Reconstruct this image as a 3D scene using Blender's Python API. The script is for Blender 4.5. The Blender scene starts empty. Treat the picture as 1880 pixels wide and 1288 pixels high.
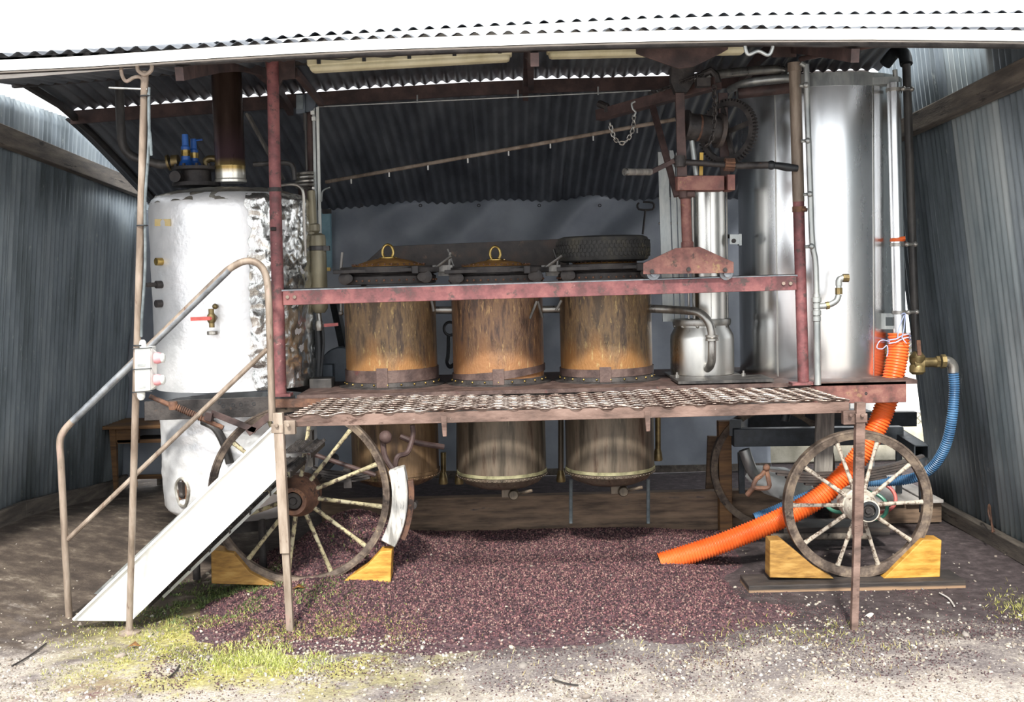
import bpy, math, random
import numpy as np
from mathutils import Vector, Matrix, noise
random.seed(7); rng = np.random.default_rng(7)
sc = bpy.context.scene; C = sc.collection
PI = math.pi

# ------------------------------------------------------------------ camera
F, HE = 2100.0, 2.36
PITCH, ROLL = math.atan(139 / F), math.radians(-1.45)
R3 = Matrix.Rotation(PI / 2 - PITCH, 3, 'X') @ Matrix.Rotation(ROLL, 3, 'Z')
cd = bpy.data.cameras.new('camera'); cam = bpy.data.objects.new('camera', cd); C.objects.link(cam)
cd.sensor_width = 36; cd.lens = 36 * F / 1880; cd.clip_end = 200
cam.matrix_world = Matrix.Translation((0, 0, HE)) @ R3.to_4x4()
sc.camera = cam
# ------------------------------------------------------------------ sky, sun, exposure
wd = bpy.data.worlds.new('sky'); sc.world = wd; wd.use_nodes = True
bg = wd.node_tree.nodes['Background']
bg.inputs[0].default_value = (0.94, 0.97, 1.0, 1); bg.inputs[1].default_value = 1.0
sl = bpy.data.lights.new('sun', 'SUN'); so = bpy.data.objects.new('sun', sl); C.objects.link(so)
sl.energy = 2.5; sl.angle = math.radians(6); sl.color = (1, 0.96, 0.88)
so.rotation_euler = Vector((0.06, 0.745, -0.67)).to_track_quat('-Z', 'Y').to_euler()
so.location = (0, -5, 10)
sc.view_settings.view_transform = 'Standard'; sc.view_settings.look = 'None'
sc.view_settings.gamma = 1; sc.view_settings.use_curve_mapping = False
sc.view_settings.exposure = 1.3


def P(px, py, Y):
    """the point of the plane y = Y that the photograph shows at pixel (px, py)"""
    d = R3 @ Vector(((px - 940) / F, -(py - 644) / F, -1.0))
    t = Y / d.y
    return Vector((d.x * t, Y, HE + d.z * t))


def S(Y): return Y / F


# ------------------------------------------------------------------ materials
SAT = .8


def hx(h, sat=None):
    h = h.lstrip('#')
    v = [int(h[i:i + 2], 16) / 255 for i in (0, 2, 4)]
    g = .35 * v[0] + .45 * v[1] + .2 * v[2]
    v = [g + (c - g) * (SAT if sat is None else sat) for c in v]
    return tuple(((c + .055) / 1.055) ** 2.4 if c > .04045 else c / 12.92 for c in v) + (1,)


def mat(name, cols, scale=6, stretch=(1, 1, 1), rough=.7, metal=0., bump=.15, bscale=60, spots=None, zmix=None, coat=0, rvar=.12, detail=7, gen=False, bstretch=None):
    m = bpy.data.materials.new(name); m.use_nodes = True
    nt = m.node_tree; N = nt.nodes; L = nt.links; b = N['Principled BSDF']
    tc = N.new('ShaderNodeTexCoord'); mp = N.new('ShaderNodeMapping'); mp.inputs['Scale'].default_value = stretch
    L.new(tc.outputs['Object'], mp.inputs[0])
    nz = N.new('ShaderNodeTexNoise'); nz.inputs['Scale'].default_value = scale; nz.inputs['Detail'].default_value = detail; nz.inputs['Roughness'].default_value = .62
    L.new(mp.outputs[0], nz.inputs[0])
    cr = N.new('ShaderNodeValToRGB'); el = cr.color_ramp.elements
    n = len(cols)
    pos = [.37 + .27 * i / max(1, n - 1) for i in range(n)]
    el[0].position = pos[0]; el[0].color = hx(cols[0]); el[1].position = pos[-1]; el[1].color = hx(cols[-1])
    for i in range(1, n - 1):
        e = el.new(pos[i]); e.color = hx(cols[i])
    L.new(nz.outputs[0], cr.inputs[0]); col = cr.outputs[0]

    def mix(fac, a, bb):
        mx = N.new('ShaderNodeMix'); mx.data_type = 'RGBA'
        L.new(fac, mx.inputs[0]); L.new(a, mx.inputs[6])
        if isinstance(bb, str): mx.inputs[7].default_value = hx(bb)
        else: L.new(bb, mx.inputs[7])
        return mx.outputs[2]
    if zmix:   # (hex, z0, z1, noise amount): another colour where z runs from z0 to z1
        for hexc, z0, z1, am in zmix:
            sp = N.new('ShaderNodeSeparateXYZ'); L.new(tc.outputs['Object'], sp.inputs[0])
            n2 = N.new('ShaderNodeTexNoise'); n2.inputs['Scale'].default_value = 5; n2.inputs['Detail'].default_value = 6; L.new(mp.outputs[0], n2.inputs[0])
            ma = N.new('ShaderNodeMath'); ma.operation = 'MULTIPLY_ADD'; L.new(n2.outputs[0], ma.inputs[0]); ma.inputs[1].default_value = am; L.new(sp.outputs[2], ma.inputs[2])
            mr = N.new('ShaderNodeMapRange'); L.new(ma.outputs[0], mr.inputs[0]); mr.inputs[1].default_value = z0 + am * .5; mr.inputs[2].default_value = z1 + am * .5
            col = mix(mr.outputs[0], col, hexc)
    if spots:
        for hexc, thr, ssc in spots:
            n3 = N.new('ShaderNodeTexNoise'); n3.inputs['Scale'].default_value = ssc; n3.inputs['Detail'].default_value = 8; n3.inputs['Roughness'].default_value = .7
            L.new(mp.outputs[0], n3.inputs[0])
            mr = N.new('ShaderNodeMapRange'); L.new(n3.outputs[0], mr.inputs[0]); mr.inputs[1].default_value = thr - .055; mr.inputs[2].default_value = thr + .015
            col = mix(mr.outputs[0], col, hexc)
    L.new(col, b.inputs['Base Color'])
    b.inputs['Metallic'].default_value = metal
    mr = N.new('ShaderNodeMapRange'); L.new(nz.outputs[0], mr.inputs[0]); mr.inputs[1].default_value = .3; mr.inputs[2].default_value = .7
    mr.inputs[3].default_value = max(.02, rough - rvar); mr.inputs[4].default_value = min(1, rough + rvar); L.new(mr.outputs[0], b.inputs['Roughness'])
    if coat: b.inputs['Coat Weight'].default_value = coat
    if bump:
        mb = N.new('ShaderNodeMapping'); mb.inputs['Scale'].default_value = bstretch or stretch; L.new(tc.outputs['Object'], mb.inputs[0])
        nb = N.new('ShaderNodeTexNoise'); nb.inputs['Scale'].default_value = bscale; nb.inputs['Detail'].default_value = 6; L.new(mb.outputs[0], nb.inputs[0])
        bp = N.new('ShaderNodeBump'); bp.inputs['Strength'].default_value = bump; bp.inputs['Distance'].default_value = .01; L.new(nb.outputs[0], bp.inputs['Height']); L.new(bp.outputs[0], b.inputs['Normal'])
    return m


def attr_mat(name, rough=.8, sheen=0):
    m = bpy.data.materials.new(name); m.use_nodes = True
    nt = m.node_tree; b = nt.nodes['Principled BSDF']; a = nt.nodes.new('ShaderNodeAttribute'); a.attribute_name = 'tint'
    nz = nt.nodes.new('ShaderNodeTexNoise'); nz.inputs['Scale'].default_value = 90
    mx = nt.nodes.new('ShaderNodeMix'); mx.data_type = 'RGBA'; mx.blend_type = 'MULTIPLY'; mx.inputs[0].default_value = .5
    nt.links.new(a.outputs[0], mx.inputs[6]); nt.links.new(nz.outputs[0], mx.inputs[7]); nt.links.new(mx.outputs[2], b.inputs['Base Color'])
    b.inputs['Roughness'].default_value = rough
    return m


M = {}
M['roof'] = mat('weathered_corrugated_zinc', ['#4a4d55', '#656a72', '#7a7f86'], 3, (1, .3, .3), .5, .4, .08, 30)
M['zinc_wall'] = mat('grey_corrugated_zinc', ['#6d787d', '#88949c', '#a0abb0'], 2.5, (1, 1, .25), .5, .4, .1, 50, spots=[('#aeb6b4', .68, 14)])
M['zinc_light'] = mat('streaked_corrugated_zinc', ['#87959a', '#a2afb3', '#b6bfc0'], 2.5, (1, 1, .2), .48, .4, .1, 50, spots=[('#8d855c', .68, 2.2)])
M['white_metal'] = mat('white_painted_metal', ['#dcdcd6', '#ecebe6', '#f4f4f0'], 3, (1, 1, 1), .45, 0, .03, 40, spots=[('#b8a486', .74, 7)])
M['tarp'] = mat('slate_grey_tarpaulin', ['#828a96', '#9097a2', '#9ca3ac'], 1.2, (1, 1, 1), .42, 0, .06, 9)
M['red'] = mat('worn_red_paint', ['#613435', '#814446', '#965654'], 8, (1, 1, 1), .6, .05, .2, 60, spots=[('#503c3a', .6, 9), ('#a57a70', .7, 22)])
M['reddark'] = mat('dull_red_oxide_paint', ['#352523', '#4a3532', '#5e4641'], 6, (1, 1, 1), .65, .1, .15, 60)
M['redrust'] = mat('red_paint_flaking_to_rust', ['#603a34', '#824c44', '#966456'], 9, (1, 1, 1), .65, .05, .25, 50, spots=[('#9c7a50', .64, 7), ('#4c3834', .64, 11)])
M['iron'] = mat('dark_rusty_iron', ['#2a2727', '#3c3736', '#4d4744'], 9, (1, 1, 1), .6, .35, .25, 60, spots=[('#664a3a', .7, 14)])
M['plate'] = mat('scorched_iron_plate', ['#37312f', '#4a423f', '#5a4c45'], 6, (1, 1, 1), .65, .25, .25, 60, spots=[('#7d6450', .66, 8), ('#8a7c70', .72, 16)])
M['rust'] = mat('brown_rust', ['#4e352a', '#6d4836', '#84593f'], 10, (1, 1, 1), .75, .15, .3, 70, spots=[('#3a2a25', .62, 9)])
M['beamrust'] = mat('brown_rusty_paint', ['#523c33', '#71564b', '#866a5e'], 9, (.4, 1, 1), .7, .1, .3, 60, spots=[('#482f26', .62, 11), ('#a8968a', .7, 25)])
M['grating'] = mat('rusty_expanded_metal', ['#5c4a42', '#8d7a6f', '#bdb3ab'], 4, (1, 1, 1), .45, .5, .2, 80, spots=[('#62403a', .68, 6)])
M['pole'] = mat('pale_rusty_pole', ['#756455', '#8f7d6c', '#a39383'], 12, (1, 1, .2), .6, .2, .15, 70, spots=[('#6a4c3c', .66, 20), ('#a8867a', .66, 6)])
M['galv'] = mat('galvanised_steel', ['#8d9292', '#a4a8a6', '#b7b9b5'], 12, (1, 1, .3), .42, .65, .06, 80)
M['steel'] = mat('bare_steel', ['#8b8782', '#a39f98', '#b5b0a6'], 12, (1, 1, .3), .35, .8, .08, 80)
M['steeldark'] = mat('grey_painted_rail_steel', ['#6c7076', '#858a90', '#94989c'], 10, (1, 1, 1), .4, .5, .06, 60, spots=[('#9a8478', .66, 16)])
M['stainless'] = mat('brushed_stainless', ['#dcdee0', '#e8e9ea', '#f0f0f0'], 2.2, (1, 1, .25), .25, 1, .015, 14, rvar=.06)
M['can'] = mat('satin_stainless', ['#c4c1ba', '#d6d3cb', '#e2dfd8'], 3, (1, 1, .3), .34, 1, .04, 50, spots=[('#a09d92', .72, 9)])
M['foil'] = mat('crumpled_aluminium_foil', ['#e8e9ea', '#f2f2f3', '#f8f8f8'], 3, (1, 1, 1), .42, .55, .35, 30, rvar=.08)
M['foilrough'] = mat('wrinkled_silver_foil', ['#cfcfca', '#e2e1dc', '#efeeea'], 4, (1, 1, .7), .22, .95, .7, 24, rvar=.06, spots=[('#aa9c70', .72, 4)])
M['foildirt'] = mat('dirty_silver_foil', ['#8d8578', '#aaa498', '#c2beb4'], 6, (1, 1, 1), .4, .7, .8, 20)
M['chimney'] = mat('heat_tinted_flue_steel', ['#3a2a24', '#4a362d', '#574238'], 5, (1, 1, .15), .3, .7, .03, 30, rvar=.06,
                   zmix=[('#5c4348', -.5, -.72, .05), ('#b89a50', -.78, -.86, .04), ('#efe9da', -.86, -.9, .01)])
M['brass'] = mat('brass', ['#8a6f32', '#b08f45', '#c9aa5e'], 10, (1, 1, 1), .32, .9, .05, 50)
M['brassdull'] = mat('dull_brass', ['#5f5030', '#7d6a42', '#95804f'], 10, (1, 1, 1), .45, .7, .1, 50)
M['seam'] = mat('verdigris_seam', ['#6d6848', '#8f8a62', '#a39c74'], 12, (1, 1, 1), .6, .2, .2, 60)
M['copper'] = mat('tarnished_copper', ['#54412f', '#71573c', '#8a6a45', '#775d44', '#5d4a3d'], 16, (1, 1, .22), .42, .4, .35, 80, rvar=.12, bstretch=(1, 1, .4),
                  spots=[('#5f4e3d', .64, 5), ('#b8965a', .63, 40), ('#483829', .7, 18)], zmix=[('#a8713a', .34, .14, .6)])  # orange low zone: patina, plus sunlit brightness put into the colour
M['copperpink'] = mat('tarnished_copper_rosy', ['#5a4232', '#7c5842', '#99704c', '#86624c', '#634e44'], 17, (1, 1, .22), .42, .4, .35, 80, rvar=.12, bstretch=(1, 1, .4),
                      spots=[('#665042', .64, 5), ('#c0945e', .63, 42), ('#4d3a2f', .71, 18)], zmix=[('#aa7244', .34, .14, .6)])  # rosier low zone: part patina, part sunlight put into the colour
M['copperlow'] = mat('greenish_grey_copper', ['#40372c', '#5d5142', '#736453', '#64503f'], 9, (1, 1, .12), .5, .35, .25, 50, spots=[('#8f8862', .68, 12), ('#4a392d', .64, 9)])
M['copperlow_brown'] = mat('brown_stained_copper', ['#453224', '#654a2e', '#7d6040', '#533c2c'], 8, (1, 1, .12), .5, .35, .25, 50, spots=[('#8a7648', .68, 10), ('#3c2e22', .64, 9)])
M['coppershine'] = mat('orange_copper', ['#7a5028', '#a8702f', '#c08a44'], 8, (1, 1, 1), .42, .3, .15, 50, spots=[('#5a3f2a', .66, 7)])
M['band'] = mat('brown_iron_band', ['#4a3834', '#5e4842', '#6f5850'], 10, (1, 1, 1), .6, .3, .2, 70, spots=[('#8b7a60', .68, 12), ('#6a3534', .66, 6)])
M['rubber'] = mat('muddy_black_rubber', ['#262524', '#343230', '#47433a'], 6, (1, 1, 1), .75, 0, .2, 50, spots=[('#6a6046', .66, 4)])
M['orange'] = mat('orange_hose_plastic', ['#ff560a', '#ff6014', '#ff6a1e'], 4, (1, 1, 1), .42, 0, .02, 60)
M['blue'] = mat('blue_hose_plastic', ['#2f5a86', '#3c6f9f', '#4c80ae'], 5, (1, 1, 1), .42, 0, .03, 60, spots=[('#6b7476', .66, 6)])
M['bluepaint'] = mat('bright_blue_enamel', ['#1850a8', '#1f5fc0', '#2a6cce'], 6, (1, 1, 1), .35, 0, .02, 40)
M['twine'] = mat('pale_blue_twine', ['#8fa0d6', '#a8b6e4', '#c2cdf0'], 40, (1, 1, 1), .8, 0, .1, 200)
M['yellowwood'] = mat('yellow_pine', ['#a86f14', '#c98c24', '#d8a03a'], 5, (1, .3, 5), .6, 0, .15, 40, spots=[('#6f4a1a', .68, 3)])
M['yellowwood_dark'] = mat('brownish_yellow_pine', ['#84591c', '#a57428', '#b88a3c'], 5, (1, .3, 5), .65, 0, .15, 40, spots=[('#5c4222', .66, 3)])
M['sleeper'] = mat('dark_stained_timber', ['#262120', '#352e2b', '#483e37'], 6, (.5, 1, 5), .8, 0, .3, 40, zmix=[('#9a7858', -.03, -.045, .03)])
M['timber'] = mat('brown_old_timber', ['#584638', '#826852', '#9c7e64'], 4, (.5, 1, 4), .8, 0, .3, 40, spots=[('#41424a', .65, 2)])
M['greywood'] = mat('weathered_grey_wood', ['#5b5652', '#767069', '#8c867e'], 6, (4, 4, .4), .85, 0, .3, 50)
M['wallwood'] = mat('weathered_brown_plank', ['#4c443d', '#645a50', '#786d60'], 5, (3, .4, 3), .85, 0, .3, 50, spots=[('#2e2825', .64, 6)])
M['tablewood'] = mat('orange_brown_table_wood', ['#5c3c20', '#7b522b', '#8f6436'], 5, (.5, 1, 5), .6, 0, .15, 40)
M['whitewood'] = mat('chalky_white_wood', ['#7d7a75', '#c4c1ba', '#e0ddd6'], 5, (3, 3, .5), .8, 0, .3, 40, spots=[('#3f3a37', .62, 5)])
M['wheelrim'] = mat('brown_iron_wheel_rim', ['#46382f', '#66564a', '#86735f'], 12, (1, 1, 1), .6, .25, .3, 60, spots=[('#9a8560', .68, 18), ('#352b26', .64, 9)])
M['spoke'] = mat('flaking_cream_spoke_paint', ['#8f8260', '#b5a87c', '#a89f80'], 9, (1, 1, 1), .7, 0, .3, 60, spots=[('#4f4034', .56, 14)])
M['spokewhite'] = mat('flaking_white_spoke_paint', ['#948878', '#b9ad9b', '#a3978a'], 9, (1, 1, 1), .7, 0, .3, 60, spots=[('#5d4a3c', .56, 16)])
M['hubwhite'] = mat('white_painted_hub', ['#b3aa9a', '#c8c0b0', '#a89a8a'], 8, (1, 1, 1), .6, 0, .25, 60, spots=[('#6a5244', .62, 12)])
M['black'] = mat('black_paint', ['#1d1f22', '#282b2f', '#33363a'], 8, (1, 1, 1), .5, .1, .1, 50)
M['blackframe'] = mat('dark_blue_grey_frame_paint', ['#2b3036', '#383f46', '#454c54'], 8, (1, 1, 1), .5, .1, .1, 50)
M['darksteel'] = mat('dull_bare_steel', ['#55524f', '#6f6b66', '#8a857e'], 12, (1, 1, .3), .42, .7, .1, 80)
M['darkpipe'] = mat('dark_grey_pipe', ['#3a3838', '#4b4846', '#5c5854'], 12, (1, 1, .3), .5, .4, .1, 60)
M['khaki'] = mat('khaki_painted_bottle', ['#6d6550', '#857c62', '#988e70'], 5, (1, 1, .3), .45, .3, .1, 50)
M['teal'] = mat('turquoise_paint', ['#6f9fae', '#82b2c0', '#92bfca'], 4, (1, 1, 1), .5, 0, .05, 40)
M['greycover'] = mat('slate_grey_enamel', ['#4a525c', '#56606b', '#616b76'], 5, (1, 1, 1), .5, .2, .08, 40)
M['plastic'] = mat('light_grey_plastic', ['#c2c5c0', '#d2d5d0', '#dde0da'], 6, (1, 1, 1), .4, 0, .02, 40)
M['redplastic'] = mat('faded_red_plastic', ['#d08088', '#dc8c92', '#e49a9e'], 6, (1, 1, 1), .4, 0, .02, 40)
M['hoopred'] = mat('red_hoop_plastic', ['#b84a48', '#c85a54', '#d06a60'], 6, (1, 1, 1), .4, 0, .02, 40)
M['redhandle'] = mat('red_lever_plastic', ['#c04038', '#cc4c42', '#d85a50'], 6, (1, 1, 1), .45, 0, .02, 40)
M['lampbody'] = mat('yellowed_lamp_plastic', ['#bdb48a', '#cbc39c', '#d5ceaa'], 5, (1, 1, 1), .4, 0, .03, 40)
M['cable'] = mat('grey_cable', ['#4e585c', '#616c70', '#727c80'], 12, (1, 1, 1), .5, 0, .03, 60)
M['yellow'] = mat('yellow_paint', ['#d4a020', '#e2b02a', '#eaba38'], 6, (1, 1, 1), .5, 0, .05, 50)
M['label'] = mat('yellowed_paper_label', ['#c9a95c', '#d4b870', '#ddc484'], 6, (1, 1, 1), .7, 0, .05, 50)
M['concrete'] = mat('pale_concrete', ['#b0a890', '#c6bea6', '#d4ccb6'], 5, (1, 1, 1), .9, 0, .2, 50)
M['deckwood'] = mat('pale_grey_deck_board', ['#9d958f', '#b4ada7', '#c6c0ba'], 6, (1, .4, 1), .8, 0, .2, 50)
M['green'] = mat('green_plastic', ['#2f7a60', '#3c8c70', '#4a9a7e'], 6, (1, 1, 1), .4, 0, .02, 50)
M['bits'] = attr_mat('loose_bits', .85)
M['leafy'] = attr_mat('grass_blade', .6)


# ------------------------------------------------------------------ mesh builder
ORG = {}


def catmull(pts, n=8, closed=False):
    pts = [Vector(p) for p in pts]; out = []; m = len(pts)
    for i in range(m if closed else m - 1):
        if closed: a, b, c, d = pts[i - 1], pts[i], pts[(i + 1) % m], pts[(i + 2) % m]
        else: a, b, c, d = pts[max(0, i - 1)], pts[i], pts[i + 1], pts[min(m - 1, i + 2)]
        for k in range(n):
            t = k / n
            out.append(.5 * (2 * b + (c - a) * t + (2 * a - 5 * b + 4 * c - d) * t * t + (3 * b - a - 3 * c + d) * t ** 3))
    if not closed: out.append(pts[-1])
    return out


class B:
    def __init__(s): s.v = []; s.f = []; s.cut = []

    def add(s, vs, fs):
        s.cut.append((len(s.v), len(s.f))); o = len(s.v); s.v += [tuple(v) for v in vs]; s.f += [tuple(i + o for i in f) for f in fs]; return s

    def box(s, c, d, rot=None):
        c = Vector(c); vs = []
        for sx in (-.5, .5):
            for sy in (-.5, .5):
                for sz in (-.5, .5):
                    q = Vector((sx * d[0], sy * d[1], sz * d[2]))
                    if rot is not None: q = rot @ q
                    vs.append(c + q)
        return s.add(vs, [(0, 1, 3, 2), (4, 6, 7, 5), (0, 4, 5, 1), (2, 3, 7, 6), (0, 2, 6, 4), (1, 5, 7, 3)])

    def bar(s, p0, p1, w, h, up=(0, 0, 1)):
        """box along p0-p1; h along up, w sideways"""
        p0, p1 = Vector(p0), Vector(p1); a = (p1 - p0); l = a.length; a.normalize()
        sd = a.cross(Vector(up)).normalized(); u = sd.cross(a)
        return s.box((p0 + p1) / 2, (l, w, h), Matrix((a, sd, u)).transposed())

    def tube(s, pts, r, n=12, closed=False, caps=True, rs=None):
        pts = [Vector(p) for p in pts]; m = len(pts); vs = []; fs = []
        t0 = (pts[1] - pts[0]).normalized(); nr = t0.orthogonal().normalized()
        for i in range(m):
            if closed: t = (pts[(i + 1) % m] - pts[i - 1]).normalized()
            else: t = (pts[min(m - 1, i + 1)] - pts[max(0, i - 1)]).normalized()
            nr = (nr - t * nr.dot(t)).normalized(); bn = t.cross(nr); rr = rs[i] if rs is not None else r
            for k in range(n):
                a = 2 * PI * k / n; vs.append(pts[i] + (nr * math.cos(a) + bn * math.sin(a)) * rr)
        for i in range(m if closed else m - 1):
            j = (i + 1) % m
            for k in range(n):
                k2 = (k + 1) % n; fs.append((i * n + k, i * n + k2, j * n + k2, j * n + k))
        if caps and not closed: fs.append(tuple(range(n))[::-1]); fs.append(tuple((m - 1) * n + k for k in range(n)))
        return s.add(vs, fs)

    def rod(s, p0, p1, r, n=12): return s.tube([p0, p1], r, n)

    def lathe(s, c, prof, n=32, axis='Z', closed=False):
        c = Vector(c); vs = []; fs = []; m = len(prof)
        for r, h in prof:
            for k in range(n):
                a = 2 * PI * k / n; u, w = r * math.cos(a), r * math.sin(a)
                vs.append(c + (Vector((u, w, h)) if axis == 'Z' else Vector((u, h, w)) if axis == 'Y' else Vector((h, u, w))))
        for i in range(m if closed else m - 1):
            j = (i + 1) % m
            for k in range(n):
                k2 = (k + 1) % n; fs.append((i * n + k, i * n + k2, j * n + k2, j * n + k))
        if not closed:
            if prof[0][0] > 1e-4: fs.append(tuple(range(n))[::-1])
            if prof[-1][0] > 1e-4: fs.append(tuple((m - 1) * n + k for k in range(n)))
        return s.add(vs, fs)

    def prism(s, poly, th):
        n = len(poly); a = [Vector(p) for p in poly]; b = [p + Vector(th) for p in a]
        fs = [tuple(range(n)), tuple(range(2 * n - 1, n - 1, -1))] + [(i, i + n, (i + 1) % n + n, (i + 1) % n) for i in range(n)]
        return s.add(a + b, fs)

    def ball(s, c, r, n=10):
        pr = [(r * math.sin(PI * i / n) if 0 < i < n else 0.0005, -r * math.cos(PI * i / n)) for i in range(n + 1)]
        return s.lathe(c, pr, n + 2)

    def each(s, name, m, parent, **kw):
        """every added shape as an object of its own"""
        ends = s.cut[1:] + [(len(s.v), len(s.f))]; out = []
        for (v0, f0), (v1, f1) in zip(s.cut, ends):
            q = B(); q.add(s.v[v0:v1], [tuple(i - v0 for i in f) for f in s.f[f0:f1]]); out.append(q.build(name, m, parent, **kw))
        return out

    def build(s, name, m, parent=None, bevel=0, smooth=True, ang=35, origin=None):
        me = bpy.data.meshes.new(name)
        o0 = ORG.get(parent.name, Vector((0, 0, 0))) if parent else Vector((0, 0, 0))
        if origin is not None and parent is None: o0 = Vector(origin)
        me.from_pydata([tuple(Vector(v) - o0) for v in s.v], [], s.f); me.validate()
        import bmesh
        bm = bmesh.new(); bm.from_mesh(me); bmesh.ops.recalc_face_normals(bm, faces=bm.faces); bm.to_mesh(me); bm.free()
        if smooth:
            me.polygons.foreach_set('use_smooth', [True] * len(me.polygons)); me.set_sharp_from_angle(angle=math.radians(ang))
        me.materials.append(M[m] if isinstance(m, str) else m)
        ob = bpy.data.objects.new(name, me); C.objects.link(ob)
        if parent: ob.parent = parent
        else: ob.location = o0
        ORG[ob.name] = o0
        if bevel:
            bv = ob.modifiers.new('bevel', 'BEVEL'); bv.width = bevel; bv.segments = 2; bv.limit_method = 'ANGLE'; bv.angle_limit = math.radians(50)
        return ob


def tag(o, label=None, cat=None, group=None, kind=None):
    if label: o['label'] = label
    if cat: o['category'] = cat
    if group: o['group'] = group
    if kind: o['kind'] = kind
    return o


def thing(name, label, cat, loc, group=None):
    o = bpy.data.objects.new(name, None); C.objects.link(o); o.location = loc; o.empty_display_size = .1
    ORG[o.name] = Vector(loc)
    return tag(o, label, cat, group)


def struct(name, loc=(0, 0, 0)):
    o = bpy.data.objects.new(name, None); C.objects.link(o); o.location = loc; o['kind'] = 'structure'; ORG[o.name] = Vector(loc); return o


def inst(name, mesh, parent, mw):
    """a piece that shares its mesh, placed by its world matrix"""
    o = bpy.data.objects.new(name, mesh); C.objects.link(o); o.parent = parent
    o.matrix_local = Matrix.Translation(-ORG[parent.name]) @ mw
    ORG[o.name] = ORG[parent.name]
    return o


def scatter(name, bv, bf, pos, scl, rot, colr, m, label=None, cat=None):
    """one object of many loose bits: rot = (n,3) euler"""
    bv = np.asarray(bv, float); bf = np.asarray(bf, int); n = len(pos)
    ce, se = np.cos(rot), np.sin(rot)
    v = bv[None] * scl[:, None, :]
    def rotax(v, i, j, c, s):
        a, b = v[:, :, i].copy(), v[:, :, j].copy(); v[:, :, i] = a * c[:, None] - b * s[:, None]; v[:, :, j] = a * s[:, None] + b * c[:, None]
    rotax(v, 1, 2, ce[:, 0], se[:, 0]); rotax(v, 0, 2, ce[:, 1], se[:, 1]); rotax(v, 0, 1, ce[:, 2], se[:, 2])
    v += pos[:, None, :]
    nv = len(bv); fl = (bf[None] + (np.arange(n) * nv)[:, None, None]).reshape(-1, bf.shape[1])
    me = bpy.data.meshes.new(name); me.vertices.add(n * nv); me.vertices.foreach_set('co', v.reshape(-1))
    k = bf.shape[1]; me.loops.add(fl.size); me.loops.foreach_set('vertex_index', fl.reshape(-1).astype(np.int32))
    me.polygons.add(len(fl)); me.polygons.foreach_set('loop_start', np.arange(0, fl.size, k, dtype=np.int32))
    me.update(calc_edges=True); me.validate()
    at = me.attributes.new('tint', 'FLOAT_COLOR', 'POINT'); cc = np.ones((n * nv, 4), np.float32); cc[:, :3] = np.repeat(colr, nv, 0); at.data.foreach_set('color', cc.reshape(-1))
    me.materials.append(M[m]); o = bpy.data.objects.new(name, me); C.objects.link(o)
    return tag(o, label, cat, kind='stuff')


OCT = ([(1, 0, 0), (-1, 0, 0), (0, 1, 0), (0, -1, 0), (0, 0, 1), (0, 0, -1)], [(0, 2, 4), (2, 1, 4), (1, 3, 4), (3, 0, 4), (2, 0, 5), (1, 2, 5), (3, 1, 5), (0, 3, 5)])
_t = (1 + 5 ** .5) / 2
ICO = ([(x / 1.9, y / 1.9, z / 1.9) for x, y, z in [(-1, _t, 0), (1, _t, 0), (-1, -_t, 0), (1, -_t, 0), (0, -1, _t), (0, 1, _t), (0, -1, -_t), (0, 1, -_t), (_t, 0, -1), (_t, 0, 1), (-_t, 0, -1), (-_t, 0, 1)]],
       [(0, 11, 5), (0, 5, 1), (0, 1, 7), (0, 7, 10), (0, 10, 11), (1, 5, 9), (5, 11, 4), (11, 10, 2), (10, 7, 6), (7, 1, 8), (3, 9, 4), (3, 4, 2), (3, 2, 6), (3, 6, 8), (3, 8, 9), (4, 9, 5), (2, 4, 11), (6, 2, 10), (8, 6, 7), (9, 8, 1)])


def sst(a, b, x):
    t = np.clip((np.asarray(x, float) - a) / (b - a), 0, 1); return t * t * (3 - 2 * t)


def vnoise(x, y, f, seed=0):
    """smooth value noise on arrays"""
    x = np.asarray(x, float) * f + seed * 17.3; y = np.asarray(y, float) * f + seed * 9.1
    xi = np.floor(x); yi = np.floor(y); fx = x - xi; fy = y - yi; fx = fx * fx * (3 - 2 * fx); fy = fy * fy * (3 - 2 * fy)
    def h(a, b):
        s = np.sin(a * 127.1 + b * 311.7 + seed * 74.7) * 43758.5453; return s - np.floor(s)
    return (h(xi, yi) * (1 - fx) + h(xi + 1, yi) * fx) * (1 - fy) + (h(xi, yi + 1) * (1 - fx) + h(xi + 1, yi + 1) * fx) * fy


def fbm(x, y, f, seed=0): return .5 * vnoise(x, y, f, seed) + .3 * vnoise(x, y, f * 2.1, seed + 1) + .2 * vnoise(x, y, f * 4.3, seed + 2)


# ------------------------------------------------------------------ ground
def floor_h(x, y):
    return .25 * sst(-3.0, -4.6, x) * sst(13.2, 10.0, y) + .03 * (fbm(x, y, .8, 3) - .5)


def pomace_h(x, y):
    e = .8 * (fbm(x, y, 1.4, 5) - .5)
    m = sst(-2.35, -1.75, x + e) * sst(2.3, .9, x + e) * (1 - sst(1.45, 1.7, x) * sst(7.7, 8.15, y) * sst(9.0, 8.6, y)) * sst(6.75, 8.2, y + e) * sst(12.6, 11.2, y)
    mound = .40 * np.exp(-(((x + 1.30) / .52) ** 2 + ((y - 9.15) / .6) ** 2))
    return .105 * m + mound * sst(-2.5, -1.8, x) + .03 * m * (fbm(x, y, 3, 8) - .5) + .012 * m * (fbm(x, y, 14, 9) - .5)


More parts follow.
